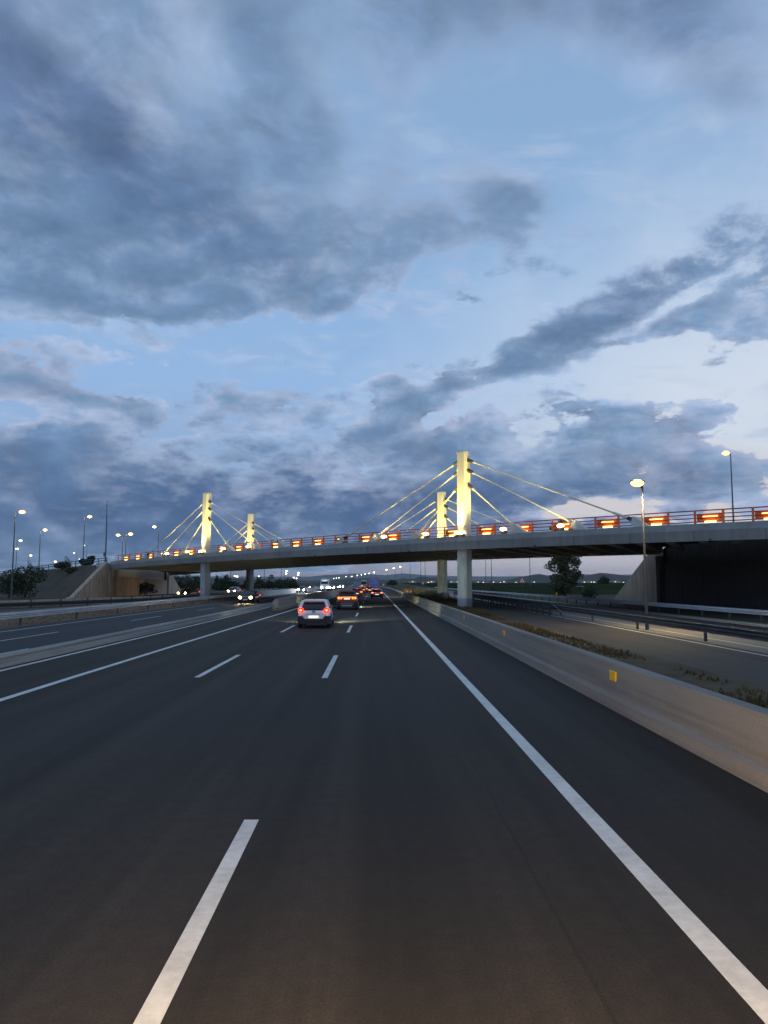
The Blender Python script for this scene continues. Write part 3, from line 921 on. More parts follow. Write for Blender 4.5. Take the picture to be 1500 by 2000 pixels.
# railings: red posts and bars, every second bay closed by an orange panel with a light behind it
BAY = 2.05
for side, (ur, us) in enumerate(((0.42, -1), (21.6, 1))):
    ta, tb = t_at_x(XL, ur), t_at_x(XR, ur)
    rail = part('railing', MB().tube([bp_(ta + (tb - ta) * i / 40, ur, zd(ta + (tb - ta) * i / 40) + 1.06) for i in range(41)], 0.045, 8), 'redrail', bridge)
    for hz in (0.78, 0.50, 0.22):
        part('rail_bar', MB().tube([bp_(ta + (tb - ta) * i / 40, ur, zd(ta + (tb - ta) * i / 40) + hz) for i in range(41)], 0.042, 6), 'redrail', rail)
    k0 = math.ceil((ta - BAY / 2) / BAY)
    k = k0
    ang = math.atan2(BD.y, BD.x)
    while True:
        t = (k - 0.5) * BAY
        if t > tb:
            break
        if t > ta:
            p = bp_(t, ur, zd(t))
            part('post', MB().box((p.x, p.y, p.z + 0.53), (0.15, 0.10, 1.12), rz=ang), 'orange', rail)
        # bay centred on odd multiples carries the lamp
        tc = k * BAY
        if k % 2 and ta + 1 < tc < tb - 1:
            z0 = zd(tc)
            if z0 > 0:
                pc = bp_(tc, ur - us * 0.10, z0)
                pn = part('panel', MB().box((pc.x, pc.y, z0 + 0.52), (BAY - 0.2, 0.03, 0.62), rz=ang), 'orange', rail)
                q = bp_(tc + 0.15, ur + us * 0.16, z0)
                st = MB().box((q.x, q.y, z0 + 0.20), (0.80, 0.10, 0.13), rz=ang)
                st2 = MB().box((q.x, q.y, z0 + 0.60), (1.05, 0.06, 0.06), rz=ang)
                part('light_strip', st, 'e_strip', pn)
                part('light_strip', st2, 'e_strip', pn)
        k += 1

# ---- abutments
def slope_z(x, y):
    """level of the approach banks"""
    v = Vector((x, y, 0)) - P2
    t, u = v.dot(BD), v.dot(BU)
    top = 6.6 - 0.000165 * t * t
    if t < -160:
        top -= (-160 - t) * 0.02
    d = max(U0 - 0.2 - u, u - U1 - 0.2, 0.0)
    return top - 0.12 - d / 1.62


for (xf, sd, tone) in ((XL, -1, 'left'), (XR, 1, 'right')):
    ya = bp_(t_at_x(xf, U0), U0, 0).y
    yb = bp_(t_at_x(xf, U1), U1, 0).y
    za, zb = zd(t_at_x(xf, U0)), zd(t_at_x(xf, U1))
    am = MB()
    # breast wall with a bearing shelf and a recess above
    poly = [(xf, ya, -0.1), (xf, yb, -0.1), (xf, yb, zb - 2.3), (xf, ya, za - 2.3)]
    am.prism(poly, (sd * 2.2, 0, 0))
    ab = part('abutment', am, 'conc_wall' if sd < 0 else 'wall_dark', bridge)
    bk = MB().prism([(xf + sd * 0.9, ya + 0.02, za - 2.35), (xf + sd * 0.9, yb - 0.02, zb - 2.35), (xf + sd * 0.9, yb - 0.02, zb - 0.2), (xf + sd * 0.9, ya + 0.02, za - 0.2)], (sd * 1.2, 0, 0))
    part('back_wall', bk, 'conc_dark' if sd < 0 else 'wall_dark', ab)
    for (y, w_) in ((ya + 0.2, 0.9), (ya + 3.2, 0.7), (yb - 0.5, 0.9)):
        part('pilaster', MB().box((xf - sd * 0.12, y, (za - 1.4) / 2), (0.5, w_, za - 1.2)), 'conc_wall' if sd < 0 else 'wall_dark', ab)
    n = 12
    for (y0, dirn, zc) in ((ya - 0.25, -1, za), (yb + 0.25, 1, zb)):
        prof_ = [(xf, y0, -0.1), (xf, y0, zc - 0.05)]
        for i in range(1, n + 1):
            y = y0 + dirn * i * 1.25
            z = slope_z(xf, y) + 0.35
            if z < 0.2:
                prof_.append((xf, y, 0.2))
                prof_.append((xf, y, -0.1))
                break
            prof_.append((xf, y, z))
        else:
            prof_.append((xf, y, -0.1))
        part('wing_wall', MB().prism(prof_, (sd * 0.6, 0, 0)), 'conc_wall', ab)

# ---- approach banks of earth
for (nm, xf, sd, span) in (('left_bank', XL - 0.7, -1, 190), ('right_bank', XR + 0.7, 1, 130)):
    mb = MB()
    xs = [xf + sd * (i * 1.6) for i in range(int(span / 1.6))]
    ylo, yhi = (90, 330) if sd < 0 else (-90, 110)
    ny = 150
    rows = []
    for x in xs:
        row = []
        for j in range(ny + 1):
            y = ylo + (yhi - ylo) * j / ny
            z = slope_z(x, y)
            if z > 0.1:
                z += 0.35 * mnoise.fractal(Vector((x / 5, y / 5, 0)), 1.0, 2.0, 4) * min(1, z)
            row.append(Vector((x, y, max(z, -0.3))))
        rows.append(row)
    mb.loft(rows, False, True, False)
    tag(mb.build(nm, M['bank']), kind='structure')

# ------------------------------------------------------------------ concrete barriers
def barrier(name, path, h, m, label, flip=1, step=0.0, base=0.30, cap=False):
    """New Jersey profile swept along path [(x, y)]; flip = side that faces the camera lane"""
    root = empty(name, (path[0][0], path[0][1], 0), label, 'barrier')
    k = h / 0.85
    pr = [(-base, 0), (-base + 0.02, 0.22 * k), (-base + 0.11, 0.275 * k), (-0.12, 0.82 * k), (-0.105, h), (0.105, h), (0.12, 0.82 * k), (base - 0.11, 0.275 * k), (base - 0.02, 0.22 * k), (base, 0)]
    rings = []
    n = len(path)
    for i, (x, y) in enumerate(path):
        a, b = path[max(i - 1, 0)], path[min(i + 1, n - 1)]
        t = Vector((b[0] - a[0], b[1] - a[1], 0)).normalized()
        s = Vector((t.y, -t.x, 0))
        rings.append([Vector((x, y, -0.02)) + s * u + Vector((0, 0, z)) for (u, z) in pr])
    part('wall', MB().loft(rings), m, root)
    return root


def path_x(xtab, y0, y1, curve=True, step=8):
    out = []
    n = max(2, int((y1 - y0) / step))
    for i in range(n + 1):
        y = y0 + (y1 - y0) * i / n
        x = xtab if isinstance(xtab, (int, float)) else lerp_tab(xtab, y)
        out.append((x + (cx(y) if curve else 0), y))
    return out


rb = barrier('concrete_barrier', path_x(4.86, -12, 121), 0.86, 'conc_bar', 'long brownish concrete barrier with amber reflectors along the right road edge')
# amber reflectors on its face
for y in (2.4, 14.75, 27.0, 39.0, 51.0, 63.0, 75.0, 87.0, 99.0, 111.0):
    b = MB().box((4.70, y, 0.60), (0.035, 0.36, 0.19))
    part('reflector', b, 'amber', rb, bevel=0.006)

cb_ = barrier('central_barrier', path_x([(64, -8.35), (90, -7.8), (120, -7.3), (176, -7.4), (1000, -7.4)], 64, 430), 1.02, 'conc_bar', 'concrete median barrier with a rounded near end left of the white hatchback', base=0.36)
part('end_nose', MB().ell((-8.35, 64.0, 0.42), (0.36, 0.7, 0.55), 14, 8), 'conc_bar', cb_)
for y in (70, 82, 94):
    x = lerp_tab([(64, -8.35), (90, -7.8), (120, -7.3)], y)
    part('reflector', MB().box((x + 0.24, y, 0.66), (0.03, 0.24, 0.14)), 'amber', cb_)

lb = barrier('opposite_barrier', path_x([(113, -19.0), (176, -17.9), (1000, -17.9)], 113, 330), 1.0, 'conc_pale', 'pale concrete barrier lit by headlights on the far side of the oncoming lanes', base=0.34)

# low double kerb that parts the carriageways, two pale bands with a groove
root = empty('median_kerb', (-10.6, -12, 0), 'low concrete median kerb with a dark groove between the two carriageways', 'barrier')
prk = [(-0.16, -0.03), (-0.16, 0.25), (-0.13, 0.33), (-0.09, 0.345), (0.05, 0.265), (0.03, 0.225), (0.03, 0.185), (0.12, 0.165), (0.165, 0.02), (0.165, -0.03)]
part('wall', MB().loft([[Vector((x + u, y, z)) for (u, z) in prk] for (x, y) in path_x([(0, -10.75), (40, -10.7), (78, -10.45)], -12, 78)]), 'conc_kerb', root)


# ------------------------------------------------------------------ steel guardrails
def guardrail(name, path, label, m='steel', zs=((0.42, 0.31),), sp=4.0, terminal=None, side=1, refl=()):
    root = empty(name, (path[0][0], path[0][1], 0), label, 'guardrail')
    for (zc, hh) in zs:
        w_ = [(0.05, -0.5), (0.0, -0.42), (0.0, -0.30), (0.075, -0.18), (0.075, -0.10), (0.0, 0.0), (0.075, 0.10), (0.075, 0.18), (0.0, 0.30), (0.0, 0.42), (0.05, 0.5)]
        rows = []
        for i, (x, y) in enumerate(path):
            a, b = path[max(i - 1, 0)], path[min(i + 1, len(path) - 1)]
            t = Vector((b[0] - a[0], b[1] - a[1], 0)).normalized()
            s = Vector((t.y, -t.x, 0)) * side
            front = [Vector((x, y, zc + hh / 2 + v * hh)) - s * (u * 1.0) for (u, v) in w_]
            back = [p + s * 0.012 for p in reversed(front)]
            rows.append(front + back)
        part('rail', MB().loft(rows), m, root)
    # posts
    L = 0.0
    nxt = 1.0
    npost = 0
    for (a, b) in zip(path, path[1:]):
        d = math.dist(a, b)
        while nxt <= L + d and npost < 98:
            q = (nxt - L) / d
            x, y = a[0] + (b[0] - a[0]) * q, a[1] + (b[1] - a[1]) * q
            part('post', MB().box((x + side * 0.08, y, 0.36), (0.10, 0.12, 0.78)), 'steel_dark', root)
            nxt += sp
            npost += 1
        L += d
    return root


guardrail('guardrail', path_x([(30, -20.1), (100, -19.9), (112, -19.4)], 26, 112, False), 'bright steel guardrail along the reddish verge beyond the oncoming lanes', 'steel', ((0.42, 0.38),), 8, side=-1)
guardrail('guardrail', path_x(13.7, 6, 128, False), 'dark guardrail between the side road and the pale slip road', 'steel_dark', ((0.36, 0.50),), 8)
guardrail('guardrail', path_x([(20, 23.6), (90, 23.0), (152, 21.6), (260, 21.2)], 20, 260, False), 'grey guardrail on the outer edge of the pale slip road', 'steel', ((0.46, 0.31),), 4)
guardrail('guardrail', path_x(5.1, 122, 330), 'steel guardrail glowing orange in car lights ahead beyond the right concrete barrier', 'steel', ((0.40, 0.34),), 4)
g4 = guardrail('guardrail', path_x([(54, 12.9), (80, 12.6), (112, 13.0)], 54, 112, False), 'dark three bar railing with a sloping end beside the side road', 'steel_dark', ((0.12, 0.16), (0.45, 0.2), (0.78, 0.18)), 2)
part('sloping_end', MB().tube([(12.9, 54.2, 0.92), (12.3, 49.0, 0.50), (11.7, 45.2, 0.02)], 0.045, 8), 'steel_dark', g4)
lw = [(-38, 52), (-34.3, 68), (-30, 81), (-27.1, 91.5), (-26, 105), (-25.5, 130), (-25.5, 190)]
guardrail('guardrail', lw, 'dark guardrail with a pale top edge along the left slip road', 'steel_dark', ((0.18, 0.34),), 4, side=-1)
wr = empty('slip_road_wall', (-38, 52, 0), 'low pale kerb wall behind the dark guardrail of the left slip road', 'wall')
rings = []
for i, (x, y) in enumerate(lw):
    a, b = lw[max(i - 1, 0)], lw[min(i + 1, len(lw) - 1)]
    t = Vector((b[0] - a[0], b[1] - a[1], 0)).normalized()
    s = Vector((-t.y, t.x, 0)) * 0.55
    q = Vector((x, y, 0)) + s
    s = s.normalized() * 0.12
    rings.append([q - s, q - s + Vector((0, 0, 0.72)), q + s + Vector((0, 0, 0.72)), q + s])
part('wall', MB().loft(rings), 'conc_wall', wr)
# fence on top of the left bank
rf = []
for i in range(30):
    t = t_at_x(XL, 0) - 0.6 - i * 3.2
    p = bp_(t, U0 + 0.5, 0)
    rf.append((p, slope_z(p.x, p.y)))
fr = empty('bank_fence', (rf[0][0].x, rf[0][0].y, rf[0][1]), 'dark two bar roadside fence on top of the left earth bank', 'fence')
for hz in (0.55, 0.95):
    part('rail', MB().tube([p + Vector((0, 0, z + hz)) for p, z in rf], 0.07, 6), 'steel_dark', fr)
for p, z in rf:
    part('post', MB().box((p.x, p.y, z + 0.45), (0.1, 0.1, 1.1)), 'steel_dark', fr)


# ------------------------------------------------------------------ street lamps, poles
def street_lamp(px, py, Y, arm, label, group=None, lit='e_lampw', zb=0.0, size=1.0, r0=0.095, light=0, arm_len=0.9, dy=0.0, glowpole=False, pm='pole'):
    """px, py: the lamp head in the photo; the pole stands arm_len to the other side of it"""
    h = at(px, py, Y)
    bx = h.x - arm * arm_len
    root = empty('street_lamp', (bx, Y, zb), label, 'street lamp', group)
    n = 8 if Y > 200 else 12
    pl = part('pole', MB().tube([(bx, Y, zb - 0.3), (bx, Y, zb + 1.2), (bx, Y, h.z - 0.02)], [r0 * 1.25, r0 * 1.1, r0 * 0.55], n), pm, root)
    part('arm', MB().tube([(bx, Y, h.z - 0.25), (bx + arm * 0.25, Y - dy * 0.3, h.z + 0.02), (h.x - arm * 0.3, Y - dy, h.z + 0.06)], 0.04, 6), 'pole', root)
    hd = MB()
    hd.ell((h.x, Y - dy, h.z + 0.09), (0.50 * size, 0.24 * size, 0.10 * size), 14, 6)
    hh = part('lamp_head', hd, 'housing', root)
    if lit:
        part('lamp_glass', MB().ell((h.x + arm * 0.03, Y - dy - 0.02, h.z - 0.0), (0.44 * size, 0.30 * size, 0.24 * size), 14, 8), lit, hh)
    if glowpole:
        l = bpy.data.lights.new('lamp_light', 'POINT')
        l.energy = 160
        l.color = (1.0, 0.75, 0.35)
        l.shadow_soft_size = 0.2
        lo = bpy.data.objects.new('lamp_light', l)
        COL.objects.link(lo)
        lo.parent = root
        lo.location = Vector((h.x, Y - dy - 0.5, h.z - 0.35)) - root.location
    if light:
        l = bpy.data.lights.new('lamp_light', 'SPOT')
        l.energy = light
        l.color = (1.0, 0.78, 0.45)
        l.spot_size = R(150)
        l.spot_blend = 0.6
        l.shadow_soft_size = 0.25
        lo = bpy.data.objects.new('lamp_light', l)
        COL.objects.link(lo)
        lo.parent = root
        lo.location = Vector((h.x, Y - dy, h.z - 0.22)) - root.location
    return root


street_lamp(1239, 946, 38.5, -1, 'tall lit street lamp by the pale slip road, in front of the bridge right side', lit='e_lamp', size=0.8, light=2600, arm_len=0.42, r0=0.075, pm='steel_dark', dy=0.5)
street_lamp(1418, 885, 73.5, -1, 'tall lit street lamp on the bridge deck at the far right', lit='e_lamp', zb=6.1, size=0.9, arm_len=0.45, r0=0.08)
street_lamp(1020, 1031, 74.0, -1, 'short lit lamp behind the railing just right of the tall near pylon', lit='e_flood', zb=6.6, size=0.52, arm_len=0.05, r0=0.05)
LEFT = [
    (43, 1000, 100, 1, 0.0, 1.0, 'brightest lit street lamp at the far left, with a glowing pole top'),
    (88, 1035, 150, 1, 4.0, 1.0, 'lit street lamp over the left bank, right of the brightest far left lamp'),
    (40, 1056, 200, 1, 0.0, 1.1, 'upper of two small lit lamps under the brightest far left lamp'),
    (33, 1072, 235, 1, 0.0, 1.2, 'lower of two small lit lamps under the brightest far left lamp'),
    (60, 1085, 300, 1, 0.0, 1.3, 'small lit lamp above the dark bushes at the far left'),
    (108, 1097, 350, 1, 0.0, 1.5, 'small lit lamp low behind the bushes on the left bank crest'),
    (175, 1009, 140, 1, 4.6, 1.0, 'tall lit street lamp left of the dark mast'),
    (165, 1065, 260, -1, 0.0, 0.6, 'tiny dim lamp just beside the pole of the tall lamp left of the mast'),
    (145, 1080, 300, -1, 0.0, 0.8, 'tiny lit lamp left of the tall lamp beside the mast'),
    (155, 1092, 330, -1, 0.0, 0.6, 'tiny lit lamp lowest over the left bank crest'),
    (231, 1045, 150, -1, 0.0, 1.0, 'left one of a pair of lit lamps beyond the left bridge end'),
    (255, 1043, 150, 1, 0.0, 1.1, 'right one of a pair of lit lamps beyond the left bridge end'),
    (302, 1029, 165, -1, 0.0, 1.0, 'lit street lamp standing alone behind the outer left stay cables'),
]
for (px, py, Y, arm, zb, size, lab) in LEFT:
    street_lamp(px, py, Y, arm, lab, lit='e_lamp' if Y < 160 else 'e_lampw', zb=zb, size=size, group='lit lamps on the left', light=0, glowpole=Y < 170)
ROW = [(782, 1107, 462), (769, 1110, 515), (755, 1113, 578), (731, 1118, 730), (721, 1120, 800), (713, 1121.6, 860), (706, 1123, 930), (698, 1124, 1000), (687, 1126, 1120), (676, 1126, 1200), (662, 1128.6, 1350), (657, 1129, 1450), (652, 1130, 1550), (642, 1132, 1800), (637, 1132, 1900)]
for i, (px, py, Y) in enumerate(ROW):
    street_lamp(px, py, Y, -1, '%s lamp from the right in the far row of lit lamps under the bridge' % ORD[i], 'far row of lamps under the bridge', lit='e_far', size=0.75 + Y / 2600.0, r0=0.11)
street_lamp(744, 1117.5, 640, -1, 'unlit lamp among the far row of lit lamps above the blue truck', 'far row of lamps under the bridge', lit=None, size=1.0, r0=0.11)
MID = [(560, 1115, 300, 1, 'taller lit lamp above the oncoming cars under the bridge'), (559, 1120, 310, -1, 'lamp head just below the taller lit lamp above the oncoming cars'),
       (583, 1119, 330, -1, 'lit lamp just right of the dark trees above the oncoming headlights'), (582, 1123, 345, 1, 'dim lamp below the lit one right of the dark trees'),
       (574, 1128, 430, 1, 'small lamp glowing at the right end of the dark trees'), (579, 1129.5, 450, 1, 'small low lamp at the right foot of the dark trees'),
       (459, 1125, 320, -1, 'left lamp of a close pair between the left piers'), (463, 1126, 330, 1, 'right lamp of a close pair between the left piers'), (505, 1126, 330, 1, 'small lit lamp above the trees right of the far left pier')]
for (px, py, Y, arm, lab) in MID:
    street_lamp(px, py, Y, arm, lab, 'small lamps under the left half of the bridge', lit='e_far', size=0.75, r0=0.09)
# bare poles whose heads are hidden behind the deck
for (px, Y, lab) in [(801, 330, 'thin dark lamp pole right of the far lamp row'), (821, 270, 'thin dark lamp pole left of the dark far pier'), (829, 260, 'thin dark lamp pole close beside the dark far pier'),
                     (947, 240, 'thin faint lamp pole just right of the blue grey pier'), (957, 210, 'thin dark lamp pole right of the blue grey pier'), (1031, 185, 'dark lamp pole beside the warning triangle'),
                     (391, 235, 'dark lamp pole left of the near left pier'), (450, 250, 'thin lamp pole between the left piers'), (489, 255, 'thin lamp pole right of the far left pier'), (516, 265, 'thin lamp pole left of the small overhead sign'), (549, 270, 'thin lamp pole right of the small overhead sign')]:
    street_lamp(px - 4, 1137 - 9.6 * F / Y, Y, -1, lab, 'lamp poles seen under the deck', lit=None, r0=0.10)
# mast at the left end of the deck
b = at(206, 1090, 126)
top = at(209, 978, 126)
mr = empty('mast', (b.x, 126, slope_z(b.x, 126)), 'tall thin dark mast with a small box at the left end of the bridge', 'mast')
part('pole', MB().tube([(b.x, 126, b.z - 1.5), (b.x, 126, b.z + 5), (top.x, 126, top.z)], [0.13, 0.10, 0.05], 10), 'housing', mr)
part('control_box', MB().box((b.x - 0.05, 125.8, at(206, 1083, 126).z), (0.42, 0.3, 0.7)), 'housing', mr, bevel=0.03)


# ------------------------------------------------------------------ signs
def triangle(c, s, down=False):
    k = -1 if down else 1
    return [Vector((c[0] - s / 2, c[1], c[2] - k * s * 0.29)), Vector((c[0] + s / 2, c[1], c[2] - k * s * 0.29)), Vector((c[0], c[1], c[2] + k * s * 0.577))]


def tri_sign(px, py, Y, s, label, down=False, symbol=False):
    c = at(px, py, Y)
    root = empty('road_sign', (c.x, Y, 0), label, 'road sign')
    part('post', MB().box((c.x, Y + 0.06, (c.z) / 2), (0.10, 0.08, c.z)), 'pole', root)
    bd = part('border', MB().prism(triangle((c.x, Y, c.z), s, down), (0, 0.03, 0)), 'sign_red', root)
    part('face', MB().prism(triangle((c.x, Y - 0.004, c.z - (0 if down else 0.0)), s * 0.68, down), (0, 0.02, 0)), 'sign_white', root)
    if symbol:
        z0 = c.z - s * 0.13
        k = s / 1.74
        blk = [(-0.07, 0), (0.07, 0), (0.075, 0.22), (0.16, 0.22), (0.02, 0.52), (-0.13, 0.22), (-0.065, 0.22)]
        part('symbol', MB().prism([Vector((c.x + a * k, Y - 0.010, z0 + b * k)) for a, b in blk], (0, 0.018, 0)), 'ink', root)
    return root


tri_sign(1020, 1134.5, 178, 1.74, 'red bordered warning triangle with a black arrow symbol on a post by the slip road', symbol=True)
tri_sign(826, 1139, 290, 1.5, 'small downward pointing triangle sign left of the dark far pier', down=True)
tri_sign(688.5, 1143.2, 420, 1.5, 'tiny warning triangle lit orange beside the far curve')
c = at(749, 1142, 300)
rs = empty('road_sign', (c.x, 300, 0), 'small round pale road sign right of the blue truck', 'road sign')
part('post', MB().box((c.x, 300.06, c.z / 2), (0.10, 0.08, c.z)), 'pole', rs)
disc = [Vector((c.x + 0.55 * math.cos(a * math.pi / 10), 300, c.z + 0.55 * math.sin(a * math.pi / 10))) for a in range(20)]
part('border', MB().prism(disc, (0, 0.03, 0)), 'sign_red', rs)
part('face', MB().prism([Vector((c.x + (p.x - c.x) * 0.74, 299.996, c.z + (p.z - c.z) * 0.74)) for p in disc], (0, 0.02, 0)), 'sign_white', rs)
c = at(698, 1142.5, 400)
ds = empty('direction_sign', (c.x, 400, 0), 'pale blue grey direction sign on two posts left of the bus ahead', 'road sign')
for a in (-1.2, 1.2):
    part('post', MB().box((c.x + a, 400.1, c.z / 2), (0.14, 0.12, c.z)), 'pole', ds)
part('panel', MB().box((c.x, 400, c.z), (3.9, 0.06, 2.9)), 'sign_blue', ds)
part('rim', MB().box((c.x, 400.05, c.z), (4.1, 0.06, 3.1)), 'sign_white', ds)
c = at(529, 1127.5, 300)
gs = empty('overhead_sign', (c.x, 300, 0), 'small dark overhead sign seen from the back on two posts above the trees', 'road sign')
for a in (-1.7, 1.55):
    part('post', MB().box((c.x + a, 300.1, c.z / 2), (0.16, 0.14, c.z)), 'pole', gs)
part('panel', MB().box((c.x, 300, c.z - 0.3), (2.5, 0.10, 1.1)), 'housing', gs)
part('panel', MB().box((c.x + 0.25, 300, c.z + 0.68), (1.5, 0.10, 0.75)), 'housing', gs)
# small amber delineators on the far guardrail
for (px, py, Y, lab) in [(790, 1152, 205, 'small amber roadside marker far ahead, seen left of the dark pier'), (1087, 1160, 128, 'small amber roadside marker in front of the tall dark tree')]:
    c = at(px, py, Y)
    mk_ = empty('delineator', (c.x, Y, 0), lab, 'road marker')
    part('post', MB().box((c.x, Y + 0.05, c.z / 2), (0.10, 0.05, c.z)), 'sign_white', mk_)
    part('reflector', MB().box((c.x, Y, c.z), (0.22, 0.04, 0.5)), 'amber', mk_)

# ------------------------------------------------------------------ vehicles
def sect(y, zl, zh, wb, wt, n=4):
    """rounded body section across the car at y"""
    r = min(0.16, (zh - zl) * 0.4)
    pts = [(-wb * 0.93, zl), (wb * 0.93, zl), (wb, zl + r * 0.7), (wb, (zl + zh) / 2), (wt + (wb - wt) * 0.25, zh - r), (wt * 0.94, zh - r * 0.18), (wt * 0.78, zh),
           (-wt * 0.78, zh), (-wt * 0.94, zh - r * 0.18), (-wt - (wb - wt) * 0.25, zh - r), (-wb, (zl + zh) / 2), (-wb, zl + r * 0.7)]
    return [Vector((x, y, z)) for x, z in pts]


def wheel(root, x, y, r, w):
    s = 1 if x > 0 else -1
    t = MB()
    rings = []
    for (dx, rr) in ((-w / 2, r * 0.82), (-w / 2 + 0.02, r * 0.97), (-w * 0.2, r), (w * 0.2, r), (w / 2 - 0.02, r * 0.97), (w / 2, r * 0.82)):
        rings.append([Vector((x + dx, y + rr * math.cos(k * math.pi / 12), r + rr * math.sin(k * math.pi / 12))) for k in range(24)])
    t.loft(rings, True, True)
    wh = part('wheel', t, 'tyre', root, local=True)
    d = MB()
    xo = x + s * (w / 2 + 0.006)
    for k in range(5):
        a = k * 2 * math.pi / 5
        d.beam((xo, y, r), (xo, y + r * 0.62 * math.cos(a), r + r * 0.62 * math.sin(a)), 0.07, 0.02)
    rg = [[Vector((xo - s * e, y + q * r * math.cos(k * math.pi / 12), r + q * r * math.sin(k * math.pi / 12))) for k in range(24)] for (q, e) in ((0.60, 0), (0.68, 0), (0.68, 0.03), (0.60, 0.03))]
    d.loft(rg + [rg[0]], False)
    part('rim', d, 'rim', wh, local=True)


def patch(p, q, r, s, off=0.0, th=0.012):
    """thin slab over a quad, lifted along its normal"""
    p, q, r, s = map(Vector, (p, q, r, s))
    n = (q - p).cross(s - p).normalized()
    mb = MB()
    mb.loft([[v + n * off for v in (p, q, r, s)], [v + n * (off + th) for v in (p, q, r, s)]])
    return mb


def make_car(name, label, cat, paint, L=4.0, W=1.75, H=1.5, belt=0.95, kind='hatch', rear=True, headlights=None, tail='box', brake=False, group=None, plate_glow=True, clear=0.24, roofrail=False):
    """x right, y forward, centred on its wheelbase; built with the rear at -L/2"""
    root = empty(name, (0, 0, 0), label, cat, group)
    a, hw = L / 2, W / 2
    st = [(-a + 0.02, 0.42, belt - 0.20, hw * 0.80, hw * 0.74), (-a + 0.10, 0.32, belt - 0.05, hw * 0.92, hw * 0.84), (-a + 0.45, clear, belt, hw * 0.985, hw * 0.93), (-a + 1.2, clear, belt + 0.0, hw, hw * 0.955),
          (0.1, clear, belt - 0.01, hw, hw * 0.955), (a - 1.25, clear, belt - 0.04, hw * 0.99, hw * 0.94), (a - 0.55, 0.26, belt - 0.14, hw * 0.96, hw * 0.88), (a - 0.15, 0.30, belt - 0.28, hw * 0.86, hw * 0.76), (a - 0.01, 0.38, belt - 0.42, hw * 0.72, hw * 0.64)]
    body = part('body', MB().loft([sect(*s) for s in st], True, True), paint, root, local=True)
    # greenhouse
    rb_ = {'hatch': 0.12, 'suv': 0.18, 'sedan': 0.75}[kind]
    rt_ = {'hatch': 0.52, 'suv': 0.55, 'sedan': 1.25}[kind]
    wb_, wt_ = hw * 0.90, hw * 0.70
    y0, y1 = -a + rb_, -a + rt_
    y2, y3 = a - 1.95, a - 1.12
    gh = MB()
    zb = belt - 0.06
    gs_ = [(y0, zb, belt + 0.02, wb_ * 0.95, wb_ * 0.93), ((y0 + y1) / 2, zb, (belt + H) / 2 + 0.02, wb_ * 0.99, (wb_ + wt_) / 2), (y1, zb, H - 0.05, wb_, wt_ * 1.0), (y1 + 0.35, zb, H - 0.015, wb_, wt_ * 1.02), ((y1 + y2) / 2, zb, H - 0.015, wb_, wt_ * 1.02), (y2, zb, H - 0.05, wb_, wt_), ((y2 + y3) / 2, zb, (belt + H) / 2, wb_ * 0.98, (wb_ + wt_) / 2), (y3, zb, belt - 0.02, wb_ * 0.95, wb_ * 0.9)]
    part('cabin_glass', MB().loft([sect(*s) for s in gs_], True, True), 'glass', root, local=True)
    # roof skin and pillars in body colour
    rk = []
    for (y, z, w_) in ((y1 - 0.12, H - 0.06, wt_ * 0.96), (y1 + 0.1, H - 0.015, wt_ * 1.0), ((y1 + y2) / 2, H + 0.012, wt_ * 1.03), (y2 - 0.05, H - 0.02, wt_ * 1.0), (y2 + 0.08, H - 0.06, wt_ * 0.97)):
        rk.append([Vector((-w_, y, z - 0.07)), Vector((-w_ * 0.93, y, z - 0.015)), Vector((-w_ * 0.75, y, z)), Vector((w_ * 0.75, y, z)), Vector((w_ * 0.93, y, z - 0.015)), Vector((w_, y, z - 0.07))])
    roof = part('roof', MB().loft(rk, True, True), paint, root, local=True)
    for s in (-1, 1):
        for pa, pb, pw, ph in (((s * wb_ * 0.955, y0 + 0.02, belt - 0.04), (s * wt_ * 0.96, y1, H - 0.07), 0.16, 0.10),
                               ((s * wb_ * 0.955, y3 - 0.02, belt - 0.06), (s * wt_ * 0.97, y2, H - 0.07), 0.09, 0.07),
                               ((s * wb_ * 0.965, -0.1, belt - 0.04), (s * wt_ * 1.02, -0.12, H - 0.07), 0.10, 0.05)):
            part('pillar', MB().beam(pa, pb, pw, ph), paint, root, local=True)
        pm = MB()
        pm.beam((s * wb_ * 0.955, y0 + 0.02, belt - 0.04), (s * wt_ * 0.96, y1, H - 0.07), 0.16, 0.10)
        pm.beam((s * wb_ * 0.955, y3 - 0.02, belt - 0.06), (s * wt_ * 0.97, y2, H - 0.07), 0.09, 0.07)
        pm.beam((s * wb_ * 0.965, -0.1, belt - 0.04), (s * wt_ * 1.02, -0.12, H - 0.07), 0.10, 0.05)
        if roofrail:
            part('roof_rail', MB().tube([(s * wt_ * 0.9, y1 + 0.05, H), (s * wt_ * 0.9, y1 + 0.2, H + 0.05), (s * wt_ * 0.9, y2 - 0.2, H + 0.05), (s * wt_ * 0.9, y2, H - 0.01)], 0.02, 6), 'plastic', roof, local=True)
        # door mirrors
        mm = MB().ell((s * (hw + 0.10), a - 1.45, belt + 0.05), (0.11, 0.07, 0.08), 10, 6)
        mm.beam((s * (hw - 0.06), a - 1.45, belt), (s * (hw + 0.05), a - 1.45, belt + 0.03), 0.05, 0.04)
        part('mirror', mm, 'plastic', root, local=True)
        r = 0.33 if kind != 'suv' else 0.37
        for y in (-a + 0.78, a - 0.85):
            wheel(root, s * (hw - 0.10), y, r, 0.215)
            ar = MB()
            ar.loft([[Vector((s * (hw - 0.05 + e), y + q * math.cos(k * math.pi / 12), r + q * math.sin(k * math.pi / 12))) for k in range(13)] for (q, e) in ((r + 0.02, 0.066), (r + 0.09, 0.062), (r + 0.09, -0.05))], False, True, False)
            part('wheel_arch', ar, 'plastic', root, local=True)
    yr = -a
